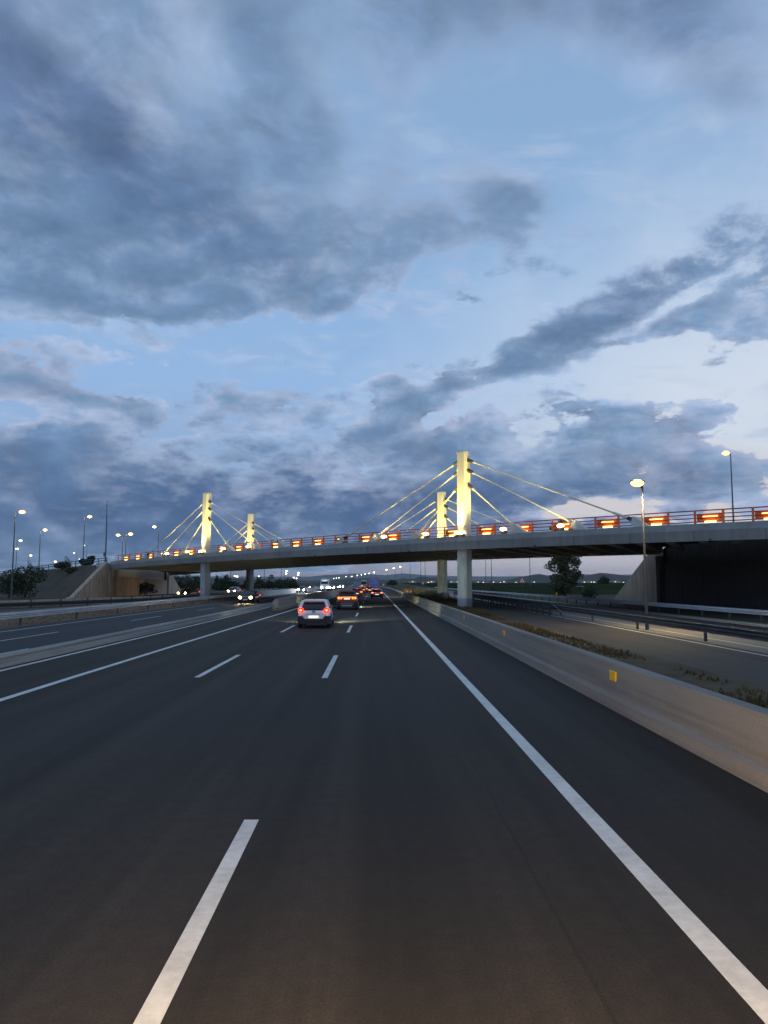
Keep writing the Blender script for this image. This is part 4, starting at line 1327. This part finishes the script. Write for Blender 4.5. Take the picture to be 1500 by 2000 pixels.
    # spoiler lip over the rear window
    if kind != 'sedan':
        part('spoiler', MB().box((0, y1 - 0.10, H - 0.055), (wt_ * 1.8, 0.24, 0.035)), paint, root, local=True, bevel=0.015)
        part('antenna', MB().tube([(0, y1 + 0.25, H), (0, y1 + 0.1, H + 0.14)], 0.012, 6), 'plastic', root, local=True)
    # bumper
    bz = 0.50 if kind == 'hatch' else 0.56
    bm_ = MB()
    bm_.loft([[Vector((x, y, z)) for x, z in ((-w_, 0.22), (w_, 0.22), (w_, bz + 0.14), (w_ * 0.80, bz + 0.15), (w_ * 0.66, bz), (-w_ * 0.66, bz), (-w_ * 0.80, bz + 0.15), (-w_, bz + 0.14))] for (y, w_) in ((yr - 0.035, hw * 0.84), (yr + 0.06, hw * 0.94), (yr + 0.40, hw * 1.004))])
    bp2 = part('rear_bumper', bm_, 'plastic', root, local=True)
    if kind == 'suv':
        part('skid_plate', MB().box((0, yr - 0.045, 0.36), (hw * 1.0, 0.03, 0.07)), 'steel', bp2, local=True)
        part('skid_plate', MB().box((0, yr - 0.045, 0.52), (hw * 1.3, 0.02, 0.03)), 'steel', bp2, local=True)
    pz = {'hatch': bz + 0.11, 'suv': 0.98, 'sedan': 0.62}[kind]
    if tail == 'bar':
        pz = 0.97
    part('number_plate', MB().box((0, yr - 0.028 if pz < 0.8 else yr - 0.022, pz), (0.52, 0.02, 0.12)), 'e_plate' if plate_glow else 'plate', root, local=True)  # rear plate emits in place of being lit by a lamp
    # tail lamps
    for s in (-1, 1):
        tz = belt - 0.02
        if tail == 'box':
            o = MB()
            o.loft([[Vector((s * x, y, z)) for x, z in ((hw * 0.62, tz - 0.12), (hw * 0.90, tz - 0.13), (hw * 0.95, tz - 0.02), (hw * 0.90, tz + 0.10), (hw * 0.66, tz + 0.11), (hw * 0.60, tz))] for y in (yr - 0.005, yr + 0.30)])
            tl = part('tail_light', o, 'e_red', root, local=True, bevel=0.02)
            part('lamp_core', MB().ell((s * hw * 0.775, yr - 0.01, tz - 0.015), (0.062, 0.03, 0.05), 12, 6), 'e_tail', tl, local=True)
        elif tail == 'bar':
            o = MB().box((s * hw * 0.66, yr + 0.08, tz), (hw * 0.52, 0.2, 0.10))
            tl = part('tail_light', o, 'e_red', root, local=True, bevel=0.02)
            for q in range(3):
                part('lamp_core', MB().prism([Vector((s * (hw * (0.52 + 0.14 * q) + dx), yr - 0.045, tz + dz)) for dx, dz in ((-0.03, 0.07), (0.05, 0.07), (0.03, -0.12), (-0.02, -0.12))], (0, 0.03, 0)), 'e_tail', tl, local=True)
        else:
            o = MB()
            o.loft([[Vector((s * x, y, z)) for x, z in ((hw * 0.55, tz - 0.13), (hw * 0.93, tz - 0.15), (hw * 0.94, tz), (hw * 0.55, tz - 0.02))] for y in (yr - 0.01, yr + 0.30)])
            tl = part('tail_light', o, 'e_red', root, local=True, bevel=0.015)
            part('lamp_core', MB().box((s * hw * 0.76, yr - 0.02, tz - 0.08), (hw * 0.28, 0.02, 0.08)), 'e_tail', tl, local=True)
    if tail == 'bar':
        part('light_bar', MB().box((0, yr - 0.02, tz + 0.05), (hw * 0.86, 0.04, 0.035)), 'e_tail', root, local=True)
    if brake:
        part('brake_light', MB().box((0, y1 - 0.2, H - 0.10), (0.30, 0.03, 0.035)), 'e_red', root, local=True)
    if name == 'hatchback':
        # small chevron badge on the tailgate
        for dz in (0.0, 0.055):
            ch = MB()
            ch.beam((-0.085, yr + 0.0, belt - 0.17 + dz), (0.0, yr + 0.0, belt - 0.10 + dz), 0.03, 0.028)
            ch.beam((0.085, yr + 0.0, belt - 0.17 + dz), (0.0, yr + 0.0, belt - 0.10 + dz), 0.03, 0.028)
            part('badge', ch, 'ink', root, local=True)
        part('tailgate_handle', MB().box((0, yr + 0.0, bz + 0.20), (0.62, 0.03, 0.03)), 'plastic', root, local=True)
    # front
    for s in (-1, 1):
        hl = part('headlight', MB().ell((s * hw * 0.70, a - 0.16, belt - 0.27), (0.20, 0.16, 0.085), 12, 6), 'pglass', root, local=True)
        if headlights:
            part('lamp_core', MB().ell((s * hw * 0.70, a - 0.03, belt - 0.27), (0.18, 0.06, 0.13), 12, 6), headlights, hl, local=True)
    part('grille', MB().box((0, a - 0.0, belt - 0.45), (hw * 0.95, 0.06, 0.16)), 'plastic', root, local=True, bevel=0.02)
    part('number_plate', MB().box((0, a + 0.035, belt - 0.52), (0.5, 0.02, 0.11)), 'plate', root, local=True)
    return root


def place(root, x, Y, rz=0.0):
    root.location = (x, Y, 0)
    root.rotation_euler = (0, 0, rz)
    return root


HG = 'cars driving ahead'
car = make_car('hatchback', 'white hatchback with glowing tail lights, nearest car in the middle lane', 'car', 'white_car', 4.0, 1.76, 1.50, 0.98, 'hatch', tail='box', group=HG)
place(car, gr(613, 1226).x + 0.02, 41.7)
suv = make_car('suv', 'dark red suv with a full width tail light bar, ahead of the white hatchback', 'car', 'red_car', 4.5, 1.86, 1.66, 1.08, 'suv', tail='bar', group=HG, clear=0.3, roofrail=True)
place(suv, gr(678.5, 1190).x, 68.3)
c3 = make_car('car', 'dark red car with bright brake lights, ahead of the suv in the middle lane', 'car', 'red_car', 4.3, 1.78, 1.50, 0.98, 'hatch', tail='wide', brake=True, group=HG)
place(c3, gr(698, 1166).x, 122)
c4 = make_car('car', 'small dark car half hidden behind the car ahead of the suv', 'car', 'black_car', 4.3, 1.78, 1.5, 0.98, 'hatch', tail='wide', brake=True, group=HG)
place(c4, -2.75, 158)
c5 = make_car('car', 'silver car with red tail lights in the right lane behind the blue truck', 'car', 'silver_car', 4.4, 1.80, 1.46, 0.96, 'sedan', tail='wide', brake=True, group=HG)
place(c5, gr(735.5, 1168.5).x + 0.05, 113)
c6 = make_car('car', 'far dark car with red lights left of the blue truck', 'car', 'black_car', 4.3, 1.78, 1.5, 0.98, 'hatch', tail='wide', brake=True, group=HG)
place(c6, at(722, 1150, 176).x, 176)
c7 = make_car('car', 'farthest dark car with red lights beside the bus ahead', 'car', 'black_car', 4.3, 1.78, 1.5, 0.98, 'hatch', tail='wide', brake=True, group=HG)
place(c7, at(717, 1148, 255).x, 255)

# blue box truck
tr = empty('truck', (0, 0, 0), 'truck with a blue rear door and reddish frame in the right lane', 'truck')
hw, H = 1.26, 3.47
part('box_body', MB().box((0, 5.2, (H + 0.95) / 2), (2 * hw, 9.6, H - 0.95)), 'truck_red', tr, local=True, bevel=0.05)
for s in (-1, 1):
    part('rear_door', MB().box((s * 0.535, 0.385, 2.25), (1.05, 0.03, 2.16)), 'truck_blue', tr, local=True, bevel=0.01)
    part('tail_light', MB().box((s * 0.92, 0.36, 0.80), (0.36, 0.05, 0.14)), 'e_red', tr, local=True)
    for y in (1.6, 2.9, 10.6):
        wheel(tr, s * 1.05, y, 0.48, 0.38)
part('under_run_bar', MB().box((0, 0.42, 0.62), (2.3, 0.12, 0.14)), 'plastic', tr, local=True)
part('chassis', MB().box((0, 5.4, 0.86), (1.0, 9.6, 0.20)), 'plastic', tr, local=True)
lg = MB()       # pale lettering on the door: a loop and two strokes
cp = [(-0.42, 2.62), (-0.42, 3.05), (0.40, 3.05), (0.40, 2.72), (0.10, 2.66), (0.40, 2.45), (0.40, 2.22), (-0.42, 2.22)]
for (p, q) in zip(cp, cp[1:]):
    lg.beam((p[0], 0.362, p[1]), (q[0], 0.362, q[1]), 0.02, 0.10)
lg.beam((-0.15, 0.362, 2.3), (-0.15, 0.362, 2.95), 0.02, 0.09)
part('lettering', lg, 'logo', tr, local=True)
part('door_seam', MB().box((0, 0.366, 2.2), (0.03, 0.02, 2.2)), 'ink', tr, local=True)
part('door_seam', MB().box((0, 0.366, 1.9), (2.05, 0.02, 0.05)), 'ink', tr, local=True)
cab = MB().loft([[Vector((x, y, z)) for x, z in ((-1.2, 0.6), (1.2, 0.6), (1.2, zt), (-1.2, zt))] for (y, zt) in ((10.2, 3.0), (11.6, 3.0), (12.1, 2.0), (12.2, 1.2))])
part('cab', cab, 'truck_blue', tr, local=True, bevel=0.06)
tr.location = (at(730.5, 1150, 181).x, 181, 0)

# bus ahead
bs = empty('bus', (0, 0, 0), 'far bus with a dark rear window and red lights ahead in the middle lane', 'bus')
part('body', MB().box((0, 5.5, 1.75), (2.5, 11, 2.8)), 'silver_car', bs, local=True, bevel=0.12)
part('rear_window', MB().box((0, -0.01, 2.1), (2.2, 0.04, 1.2)), 'glass', bs, local=True)
part('roof_unit', MB().box((0, 4, 3.22), (2.0, 4, 0.2)), 'white_car', bs, local=True, bevel=0.05)
for s in (-1, 1):
    part('tail_light', MB().box((s * 0.85, -0.03, 0.85), (0.6, 0.05, 0.24)), 'e_tail', bs, local=True)
    for y in (2.6, 9.0):
        wheel(bs, s * 1.05, y, 0.48, 0.3)
bs.location = (at(710.5, 1147, 330).x, 330, 0)

# oncoming vehicles
OG = 'oncoming vehicles with lit headlights'
o1 = make_car('car', 'dark oncoming saloon with yellow headlights near the far left pier', 'car', 'black_car', 4.4, 1.8, 1.45, 0.95, 'sedan', headlights='e_heady', tail='wide', group=OG)
place(o1, at(481, 1165, 86).x, 88.2, math.pi - 0.05)
sl_ = [(590, 1150.5, 172, 'grey_car', 'oncoming car with two bright white headlights left of the white hatchback'),
       (610, 1146.5, 250, 'black_car', 'oncoming car glaring behind the pair of bright white headlights'),
       (649, 1146.5, 240, 'white_car', 'oncoming car glaring in front of the white lorry'),
       (658, 1146.5, 275, 'grey_car', 'oncoming car with bright headlights right of the white lorry'),
       (668, 1147, 300, 'silver_car', 'rightmost oncoming car, small and pale, beside the median barrier')]
for (px, py, Y, p, lab) in sl_:
    o = make_car('car', lab, 'car', p, 4.3, 1.8, 1.48, 0.95, 'hatch', headlights='e_head', tail='wide', group=OG)
    place(o, at(px, py, Y).x, Y, math.pi - 0.03)
# white lorry
lo = empty('lorry', (0, 0, 0), 'white oncoming lorry with bright headlights and a roof light bar', 'lorry', OG)
part('cargo_box', MB().box((0, -4.4, 2.15), (2.4, 6.4, 2.5)), 'white_car', lo, local=True, bevel=0.05)
part('cab', MB().loft([[Vector((x, y, z)) for x, z in ((-1.15, 0.5), (1.15, 0.5), (1.15, zt), (-1.15, zt))] for (y, zt) in ((-1.1, 2.7), (0.2, 2.7), (0.75, 1.9), (0.85, 1.0), (0.85, 0.6))]), 'white_car', lo, local=True, bevel=0.06)
part('windscreen', patch((-1.02, 0.24, 2.62), (1.02, 0.24, 2.62), (1.02, 0.74, 1.92), (-1.02, 0.74, 1.92), 0.0, 0.03), 'glass', lo, local=True)
part('chassis', MB().box((0, -3.6, 0.72), (1.0, 8, 0.24)), 'plastic', lo, local=True)
for s in (-1, 1):
    part('headlight', MB().ell((s * 0.88, 0.9, 0.85), (0.17, 0.06, 0.13), 12, 6), 'e_head', lo, local=True)
    part('mirror', MB().box((s * 1.38, 0.35, 2.1), (0.2, 0.1, 0.5)), 'plastic', lo, local=True, bevel=0.02)
    for y in (-0.2, -5.6):
        wheel(lo, s * 1.0, y, 0.46, 0.28)
part('light_bar', MB().box((0, 0.0, 2.82), (1.3, 0.16, 0.16)), 'e_plate', lo, local=True)
lo.location = (at(634, 1147, 215).x, 215, 0)
lo.rotation_euler = (0, 0, math.pi)
# cars on the left slip road
s1 = make_car('car', 'dark low car on the left slip road in front of the left abutment', 'car', 'black_car', 4.4, 1.8, 1.38, 0.93, 'sedan', headlights='e_heady', tail='wide')
place(s1, -30.6, 124, math.pi + 0.16 - 0.45)
s2 = make_car('car', 'dark car with yellow headlights on the slip road behind the far left pier', 'car', 'grey_car', 4.4, 1.8, 1.5, 0.95, 'hatch', headlights='e_heady', tail='wide')
place(s2, at(457, 1157, 150).x, 150, math.pi - 0.05)
# parked far car in the fields
s3 = make_car('car', 'small pale car on the field road right of the tall dark tree', 'car', 'silver_car', 4.3, 1.78, 1.48, 0.95, 'hatch', tail='wide')
place(s3, at(1126, 1153, 185).x, 185, 1.3)

# beams: the headlights of the cars ahead, and of the vehicle the photo was taken from; plus added fill beams
for (c_, px_, py_, e) in ((car, 0.55, 1.9, 7000), (suv, 0.6, 2.2, 7000), (c3, 0.55, 2.0, 3500), (c5, 0.55, 2.1, 700)):
    y = c_.location.y + py_ + 0.15
    for s in (-1, 1):
        spot('headlight_and_fill_beam', (c_.location.x + s * px_, y, 0.66), (c_.location.x + s * px_ + s * 2.1, y + 5.0, 0.0), e if s > 0 else e * 0.35, (0.92, 1.0, 0.66), 40, 0.6, 0.2, parent=c_)
for (c_, e, col) in ((o1, 500, (1, .68, .25)),):
    spot('headlight_and_fill_beam', (c_.location.x, c_.location.y - 2.4, 0.62), (c_.location.x, c_.location.y - 14, 0.0), e, col, 60, 0.7, 0.3)
spot('headlight_and_fill_beam', (-28.5, 146.0, 0.62), (-41, 131, 1.5), 1000, (1.0, 0.76, 0.42), 80, 0.8, 0.3)  # added beam, turned aside from the slip road car to brighten the abutment
for x_, Y_ in ((-15.6, 172), (-15.0, 205)):
    spot('headlight_and_fill_beam', (x_, Y_ - 2.5, 0.66), (x_ - 1.5, Y_ - 22, 0.3), 2200, (0.93, 1.0, 0.9), 80, 0.7, 0.3)
spot('headlight_and_fill_beam', (2.6, 118, 0.8), (5.2, 140, 0.5), 16000, (1.0, 0.55, 0.16), 60, 0.7, 0.3)  # added orange beam, from no modelled car, to colour the guardrail
for s in (-1, 1):
    spot('own_headlight', (s * 0.72 + 0.1, 1.0, 0.82), (s * 0.72 + 1.2, 15.0, 0.0), 1500, (1.0, 0.68, 0.34), 130, 0.9, 0.12)

# ------------------------------------------------------------------ trees, bushes, grass
def leaves(mb, c, r, n, s, rr):
    for _ in range(n):
        while True:
            v = Vector((rr.uniform(-1, 1), rr.uniform(-1, 1), rr.uniform(-1, 1)))
            if 0.05 < v.length < 1:
                break
        v = v.normalized() * (v.length ** 0.5)
        p = Vector(c) + Vector((v.x * r[0], v.y * r[1], v.z * r[2]))
        a = Vector((rr.gauss(0, 1), rr.gauss(0, 1), rr.gauss(0, 1))).normalized()
        b = a.cross(Vector((rr.gauss(0, 1), rr.gauss(0, 1), rr.gauss(0, 1)))).normalized()
        q = s * rr.uniform(0.6, 1.3)
        a, b = a * q, b * q * 0.6
        mb.add([p - a, p + b, p + a, p - b], [(0, 1, 2, 3)])


def tree(name, label, cat, x, y, z, h, clumps, m, n, s, seed, trunk=0.14, group=None, lean=0.0):
    """clumps: (dx, dz as a share of h, rx, rz) in metres / shares"""
    rr = random.Random(seed)
    root = empty(name, (x, y, z), label, cat, group)
    tm = MB()
    tops = max(c[1] for c in clumps) * h
    tm.tube([(x, y, z - 0.2), (x + lean * 0.3, y, z + tops * 0.3), (x + lean * 0.7, y, z + tops * 0.65), (x + lean, y, z + tops * 0.95)], [trunk * 1.3, trunk, trunk * 0.7, trunk * 0.25], 8)
    for c in clumps:
        zc = z + c[1] * h
        tm.tube([(x + lean * 0.4, y, z + max(0.3, (c[1] - 0.22)) * h * 0.9), (x + c[0] * 0.6, y + rr.uniform(-.3, .3), zc - 0.05 * h), (x + c[0], y, zc)], [trunk * 0.5, trunk * 0.32, trunk * 0.12], 5)
    part('trunk', tm, 'bark', root)
    cm = MB()
    tot = sum(c[2] * c[2] * c[3] for c in clumps)
    for c in clumps:
        k = max(20, int(n * c[2] * c[2] * c[3] / tot))
        cc = Vector((x + c[0], y, z + c[1] * h))
        leaves(cm, cc, (c[2] * 0.75, c[2] * 0.75, c[3] * 0.8), k // 2, s, rr)
        for _ in range(7):         # side clumps make the outline uneven
            v = Vector((rr.gauss(0, 1), rr.gauss(0, 1), rr.gauss(0, 1))).normalized()
            cs = cc + Vector((v.x * c[2] * 0.8, v.y * c[2] * 0.8, v.z * c[3] * 0.85))
            leaves(cm, cs, (c[2] * 0.36, c[2] * 0.36, c[3] * 0.33), k // 14, s, rr)
    part('crown', cm, m, root)
    return root


def bush(label, x, y, z, w, h, m, n, s, seed, group=None, name='bush'):
    rr = random.Random(seed)
    root = empty(name, (x, y, z), label, 'bush', group)
    st = MB()
    for k in range(4):
        a = rr.uniform(0, 6.28)
        st.tube([(x, y, z - 0.2), (x + math.cos(a) * w * 0.2, y + math.sin(a) * w * 0.2, z + h * 0.4), (x + math.cos(a) * w * 0.33, y + math.sin(a) * w * 0.33, z + h * 0.75)], [0.06, 0.045, 0.02], 5)
    part('stem', st, 'bark', root)
    cm = MB()
    for _ in range(9):
        cs = (x + rr.uniform(-.30, .30) * w, y + rr.uniform(-.30, .30) * w, z + h * rr.uniform(0.25, 0.78))
        leaves(cm, cs, (w * 0.25, w * 0.25, h * 0.24), n // 9, s, rr)
    part('foliage', cm, m, root)
    return root


# the tall eucalyptus behind the bridge on the right
c = gr(1103, 1164)
x, y = c.x, 132.0
x = at(1103, 1150, y).x
tree('eucalyptus_tree', 'tall ragged dark tree rising behind the right part of the bridge', 'tree', x, y, 0, 13.6,
     [(-0.6, 0.16, 2.6, 1.9), (0.5, 0.24, 2.5, 1.8), (-1.4, 0.40, 2.1, 1.7), (1.0, 0.40, 2.2, 1.6), (-0.6, 0.54, 2.2, 1.6), (2.2, 0.56, 1.7, 1.3), (-2.2, 0.60, 1.6, 1.2), (3.2, 0.66, 1.5, 1.1), (0.6, 0.70, 2.3, 1.5), (-0.8, 0.82, 2.0, 1.3), (1.4, 0.86, 1.6, 1.1), (0.1, 0.95, 1.2, 0.8)], 'leaf_olive', 10000, 0.20, 5, 0.26)
# far round tree in the fields
c = at(1178, 1140, 430)
tree('round_tree', 'far round dark tree in the fields right of the tall dark tree', 'tree', c.x, 430, 0, 6.0, [(0, 0.52, 3.6, 2.2), (-2.0, 0.40, 2.3, 1.8), (2.1, 0.42, 2.4, 1.8), (0.3, 0.78, 2.3, 1.3)], 'leaf_dark', 1500, 0.35, 6, 0.2)
c = at(766, 1141, 420)
tree('round_tree', 'far low dark tree right of the blue truck', 'tree', c.x, 420, 0, 4.6, [(0, 0.45, 2.8, 1.6), (-1.5, 0.36, 1.8, 1.3), (1.7, 0.38, 1.8, 1.3)], 'leaf_dark', 900, 0.32, 61, 0.18)
# trees on the left under the deck
TL = [(366, 1118, 205, 8.5, 4.6, 'leaf_dark', 'big dark tree directly behind the far left wing wall'), (342, 1122, 215, 7.5, 3.4, 'leaf_dark', 'dark tree partly hidden by the left abutment'),
      (384, 1124, 220, 7.0, 2.4, 'leaf_mid', 'narrow dark tree just left of the near left pier'),
      (424, 1124, 230, 7.0, 1.5, 'leaf_dark', 'slim pointed dark conifer right of the near left pier'), (432, 1128, 225, 6.4, 2.8, 'leaf_mid', 'rounded tree beside the slim pointed conifer'),
      (443, 1121, 228, 8.0, 2.1, 'leaf_dark', 'tallest tree between the two left piers'), (456, 1133, 236, 6.0, 2.6, 'leaf_dark', 'low dark tree close to the left of the far left pier'),
      (487, 1129, 240, 6.6, 3.0, 'leaf_dark', 'dark tree just right of the far left pier'), (506, 1125, 245, 7.4, 2.2, 'leaf_mid', 'taller green tree left of the small overhead sign'),
      (526, 1133, 250, 5.6, 2.6, 'leaf_dark', 'low tree under the small overhead sign'), (545, 1129, 255, 6.8, 2.6, 'leaf_mid', 'tree right of the small overhead sign'),
      (561, 1128, 260, 7.0, 2.7, 'leaf_dark', 'dark tree left of the lamp heads above the oncoming cars'), (572, 1130, 262, 6.4, 2.0, 'leaf_dark', 'rightmost dark tree above the oncoming headlights')]
for i, (px, py, Y, h_, w_, m_, lab) in enumerate(TL):
    c = at(px, py, Y)
    h = c.z
    cl = [(0, 0.38, w_, h * 0.26), (-w_ * 0.55, 0.30, w_ * 0.65, h * 0.2), (w_ * 0.55, 0.32, w_ * 0.65, h * 0.2), (0.1 * w_, 0.64, w_ * 0.7, h * 0.2), (0, 0.84, w_ * 0.4, h * 0.16)]
    if 'conifer' in lab:
        cl = [(0, 0.2, w_, h * 0.2), (0, 0.42, w_ * 0.8, h * 0.18), (0, 0.64, w_ * 0.55, h * 0.18), (0, 0.86, w_ * 0.3, h * 0.16)]
    tree('roadside_tree', lab, 'tree', c.x, Y, 0, h, cl, m_, 1500, 0.24, 100 + i, 0.16, 'trees behind the left half of the bridge')
# bushes on and before the left bank
BL = [(47, 1128, 112, 0, 5.2, 5.0, 'leaf_dark', 2200, 'big dark green bush at the foot of the left bank', 1150), (18, 1122, 118, 0, 5.8, 3.6, 'leaf_mid', 1500, 'pale green bush at the left picture edge', 1140),
      (122, 1112, 135, 1, 2.8, 3.0, 'leaf_mid', 1300, 'round green bush on the crest of the left bank', 0), (140, 1118, 128, 1, 2.4, 1.8, 'leaf_olive', 700, 'low olive bush right of the round bush on the crest', 0),
      (164, 1100, 133, 1, 2.6, 2.6, 'leaf_dark', 1500, 'darkest bush on the crest below the tall lamp', 0), (178, 1094, 134, 1, 1.9, 2.2, 'leaf_dark', 900, 'smaller dark bush beside the mast', 0)]
for i, (px, py, Y, onbank, w_, h_, m_, n_, lab, by) in enumerate(BL):
    c = at(px, py, Y)
    z = max(0.0, slope_z(c.x, Y)) if onbank else 0.0
    h_ = max(h_ * 0.6, c.z + h_ * 0.35 - z) if onbank else h_
    bush(lab, c.x, Y, z, w_, h_, m_, n_, 0.17, 200 + i, 'bushes on the left bank')
c = at(58, 1102, 160)
tree('poplar_tree', 'slim pale tree behind the big dark bush at the left', 'tree', c.x, 160, 0, 6.6, [(0, 0.5, 1.4, 1.8), (0.2, 0.75, 1.1, 1.5), (0, 0.95, 0.6, 0.9)], 'leaf_olive', 900, 0.17, 311, 0.1)
c = at(130, 1094, 190)
tree('poplar_tree', 'slim pale tree behind the round bush on the bank crest', 'tree', c.x, 190, 0, 8.6, [(0, 0.5, 1.5, 2.0), (0.2, 0.75, 1.2, 1.7), (0, 0.95, 0.7, 1.0)], 'leaf_olive', 900, 0.18, 312, 0.1)
c = gr(308, 1163)
bush('small dark bush growing at the foot of the left abutment', XL + 1.0, 140, 0, 3.6, 2.6, 'leaf_dark', 900, 0.15, 330)
c = at(1150, 1163, 100)
bush('low dark bush beside the guardrail right of the tall dark tree', c.x, 100, 0, 2.8, 1.8, 'leaf_dark', 700, 0.13, 331)


def tufts(name, xa, xb, ya, yb, n, h, m, seed, power=1.6):
    rr = random.Random(seed)
    mb = MB()
    for _ in range(n):
        y = ya + (yb - ya) * rr.random() ** power
        x = (lerp_tab(xa, y) if isinstance(xa, list) else xa)
        x1 = (lerp_tab(xb, y) if isinstance(xb, list) else xb)
        x = x + (x1 - x) * rr.random()
        d = mnoise.noise(Vector((x / 1.7, y / 4.0, seed)))
        if d < -0.12 + rr.uniform(-.25, .25):
            continue
        hh = h * rr.uniform(0.45, 1.25) * (1 + 0.7 * d)
        for _b in range(3):
            a = rr.uniform(0, 6.28)
            w_ = 0.012 + 0.012 * rr.random() + y * 0.00030
            bx, by = math.cos(a) * w_, math.sin(a) * w_
            lx, ly = rr.uniform(-.35, .35) * hh, rr.uniform(-.35, .35) * hh
            mb.add([(x - bx, y - by, -0.01), (x + bx, y + by, -0.01), (x + lx, y + ly, hh)], [(0, 1, 2)])
            x += rr.uniform(-.05, .05)
    return tag(mb.build(name, M[m]), kind='stuff')


tufts('verge_grass', 5.3, [(0, 8.6), (60, 8.7), (120, 12)], 7, 60, 9000, 0.11, 'grass', 11)
tufts('verge_grass', 5.3, [(60, 8.7), (120, 12.0)], 55, 125, 9000, 0.27, 'grass', 12, 1.0)
tufts('straw_grass', 5.6, [(95, 9.5), (120, 12), (260, 13)], 98, 260, 9000, 0.85, 'tangrass', 13, 1.0)
tufts('left_grass', [(0, -25), (120, -24)], [(0, -19.9), (100, -19.6)], 30, 112, 900, 0.09, 'grass', 14, 1.0)

# far houses with lit windows at the foot of the hills
k = 0
for px in (884, 893, 901, 910, 934, 942, 951, 964, 975, 986, 1008, 1042, 1144, 1149, 1153, 1162, 1174, 1190, 1205, 1218, 1230, 845, 806, 834):
    Y = 1500 + (px * 37 % 11) * 60
    c = at(px, 1138.6, Y)
    w_ = 9 + (px * 13 % 7)
    h_ = 3.2 + (px * 7 % 3)
    root = empty('house', (c.x, Y, 0), 'tiny pale house with a lit window at the foot of the hills', 'house', 'far lit houses below the hills')
    part('wall', MB().box((c.x, Y + 4, h_ / 2), (w_, 8, h_)), 'plaster', root)
    part('roof', MB().prism([(c.x - w_ / 2 - 0.4, Y - 0.4, h_), (c.x - w_ / 2 - 0.4, Y + 8.4, h_), (c.x - w_ / 2 - 0.4, Y + 4, h_ + 2.0)], (w_ + 0.8, 0, 0)), 'tiles', root)
    part('window', MB().box((c.x + (k % 3 - 1) * w_ * 0.22, Y - 0.06, h_ * 0.62), (1.6 + (k % 2) * 1.0, 0.1, 1.2)), 'e_win', root)
    k += 1

# ------------------------------------------------------------------ the air
hz = MB().box((0, 9800, 161.75), (46000, 21000, 332.5))
HZ = hz.build('haze', bpy.data.materials.new('haze_air'))
hm = HZ.data.materials[0]
hm.use_nodes = True
w = NT(hm.node_tree)
pv = w.n('ShaderNodeVolumePrincipled')
pv.inputs['Color'].default_value = (0.86, 0.9, 0.97, 1)
pv.inputs['Density'].default_value = 4.2e-5
pv.inputs['Anisotropy'].default_value = 0.2
ou = w.n('ShaderNodeOutputMaterial')
w.l(pv.outputs[0], ou.inputs['Volume'])
tag(HZ, kind='stuff')
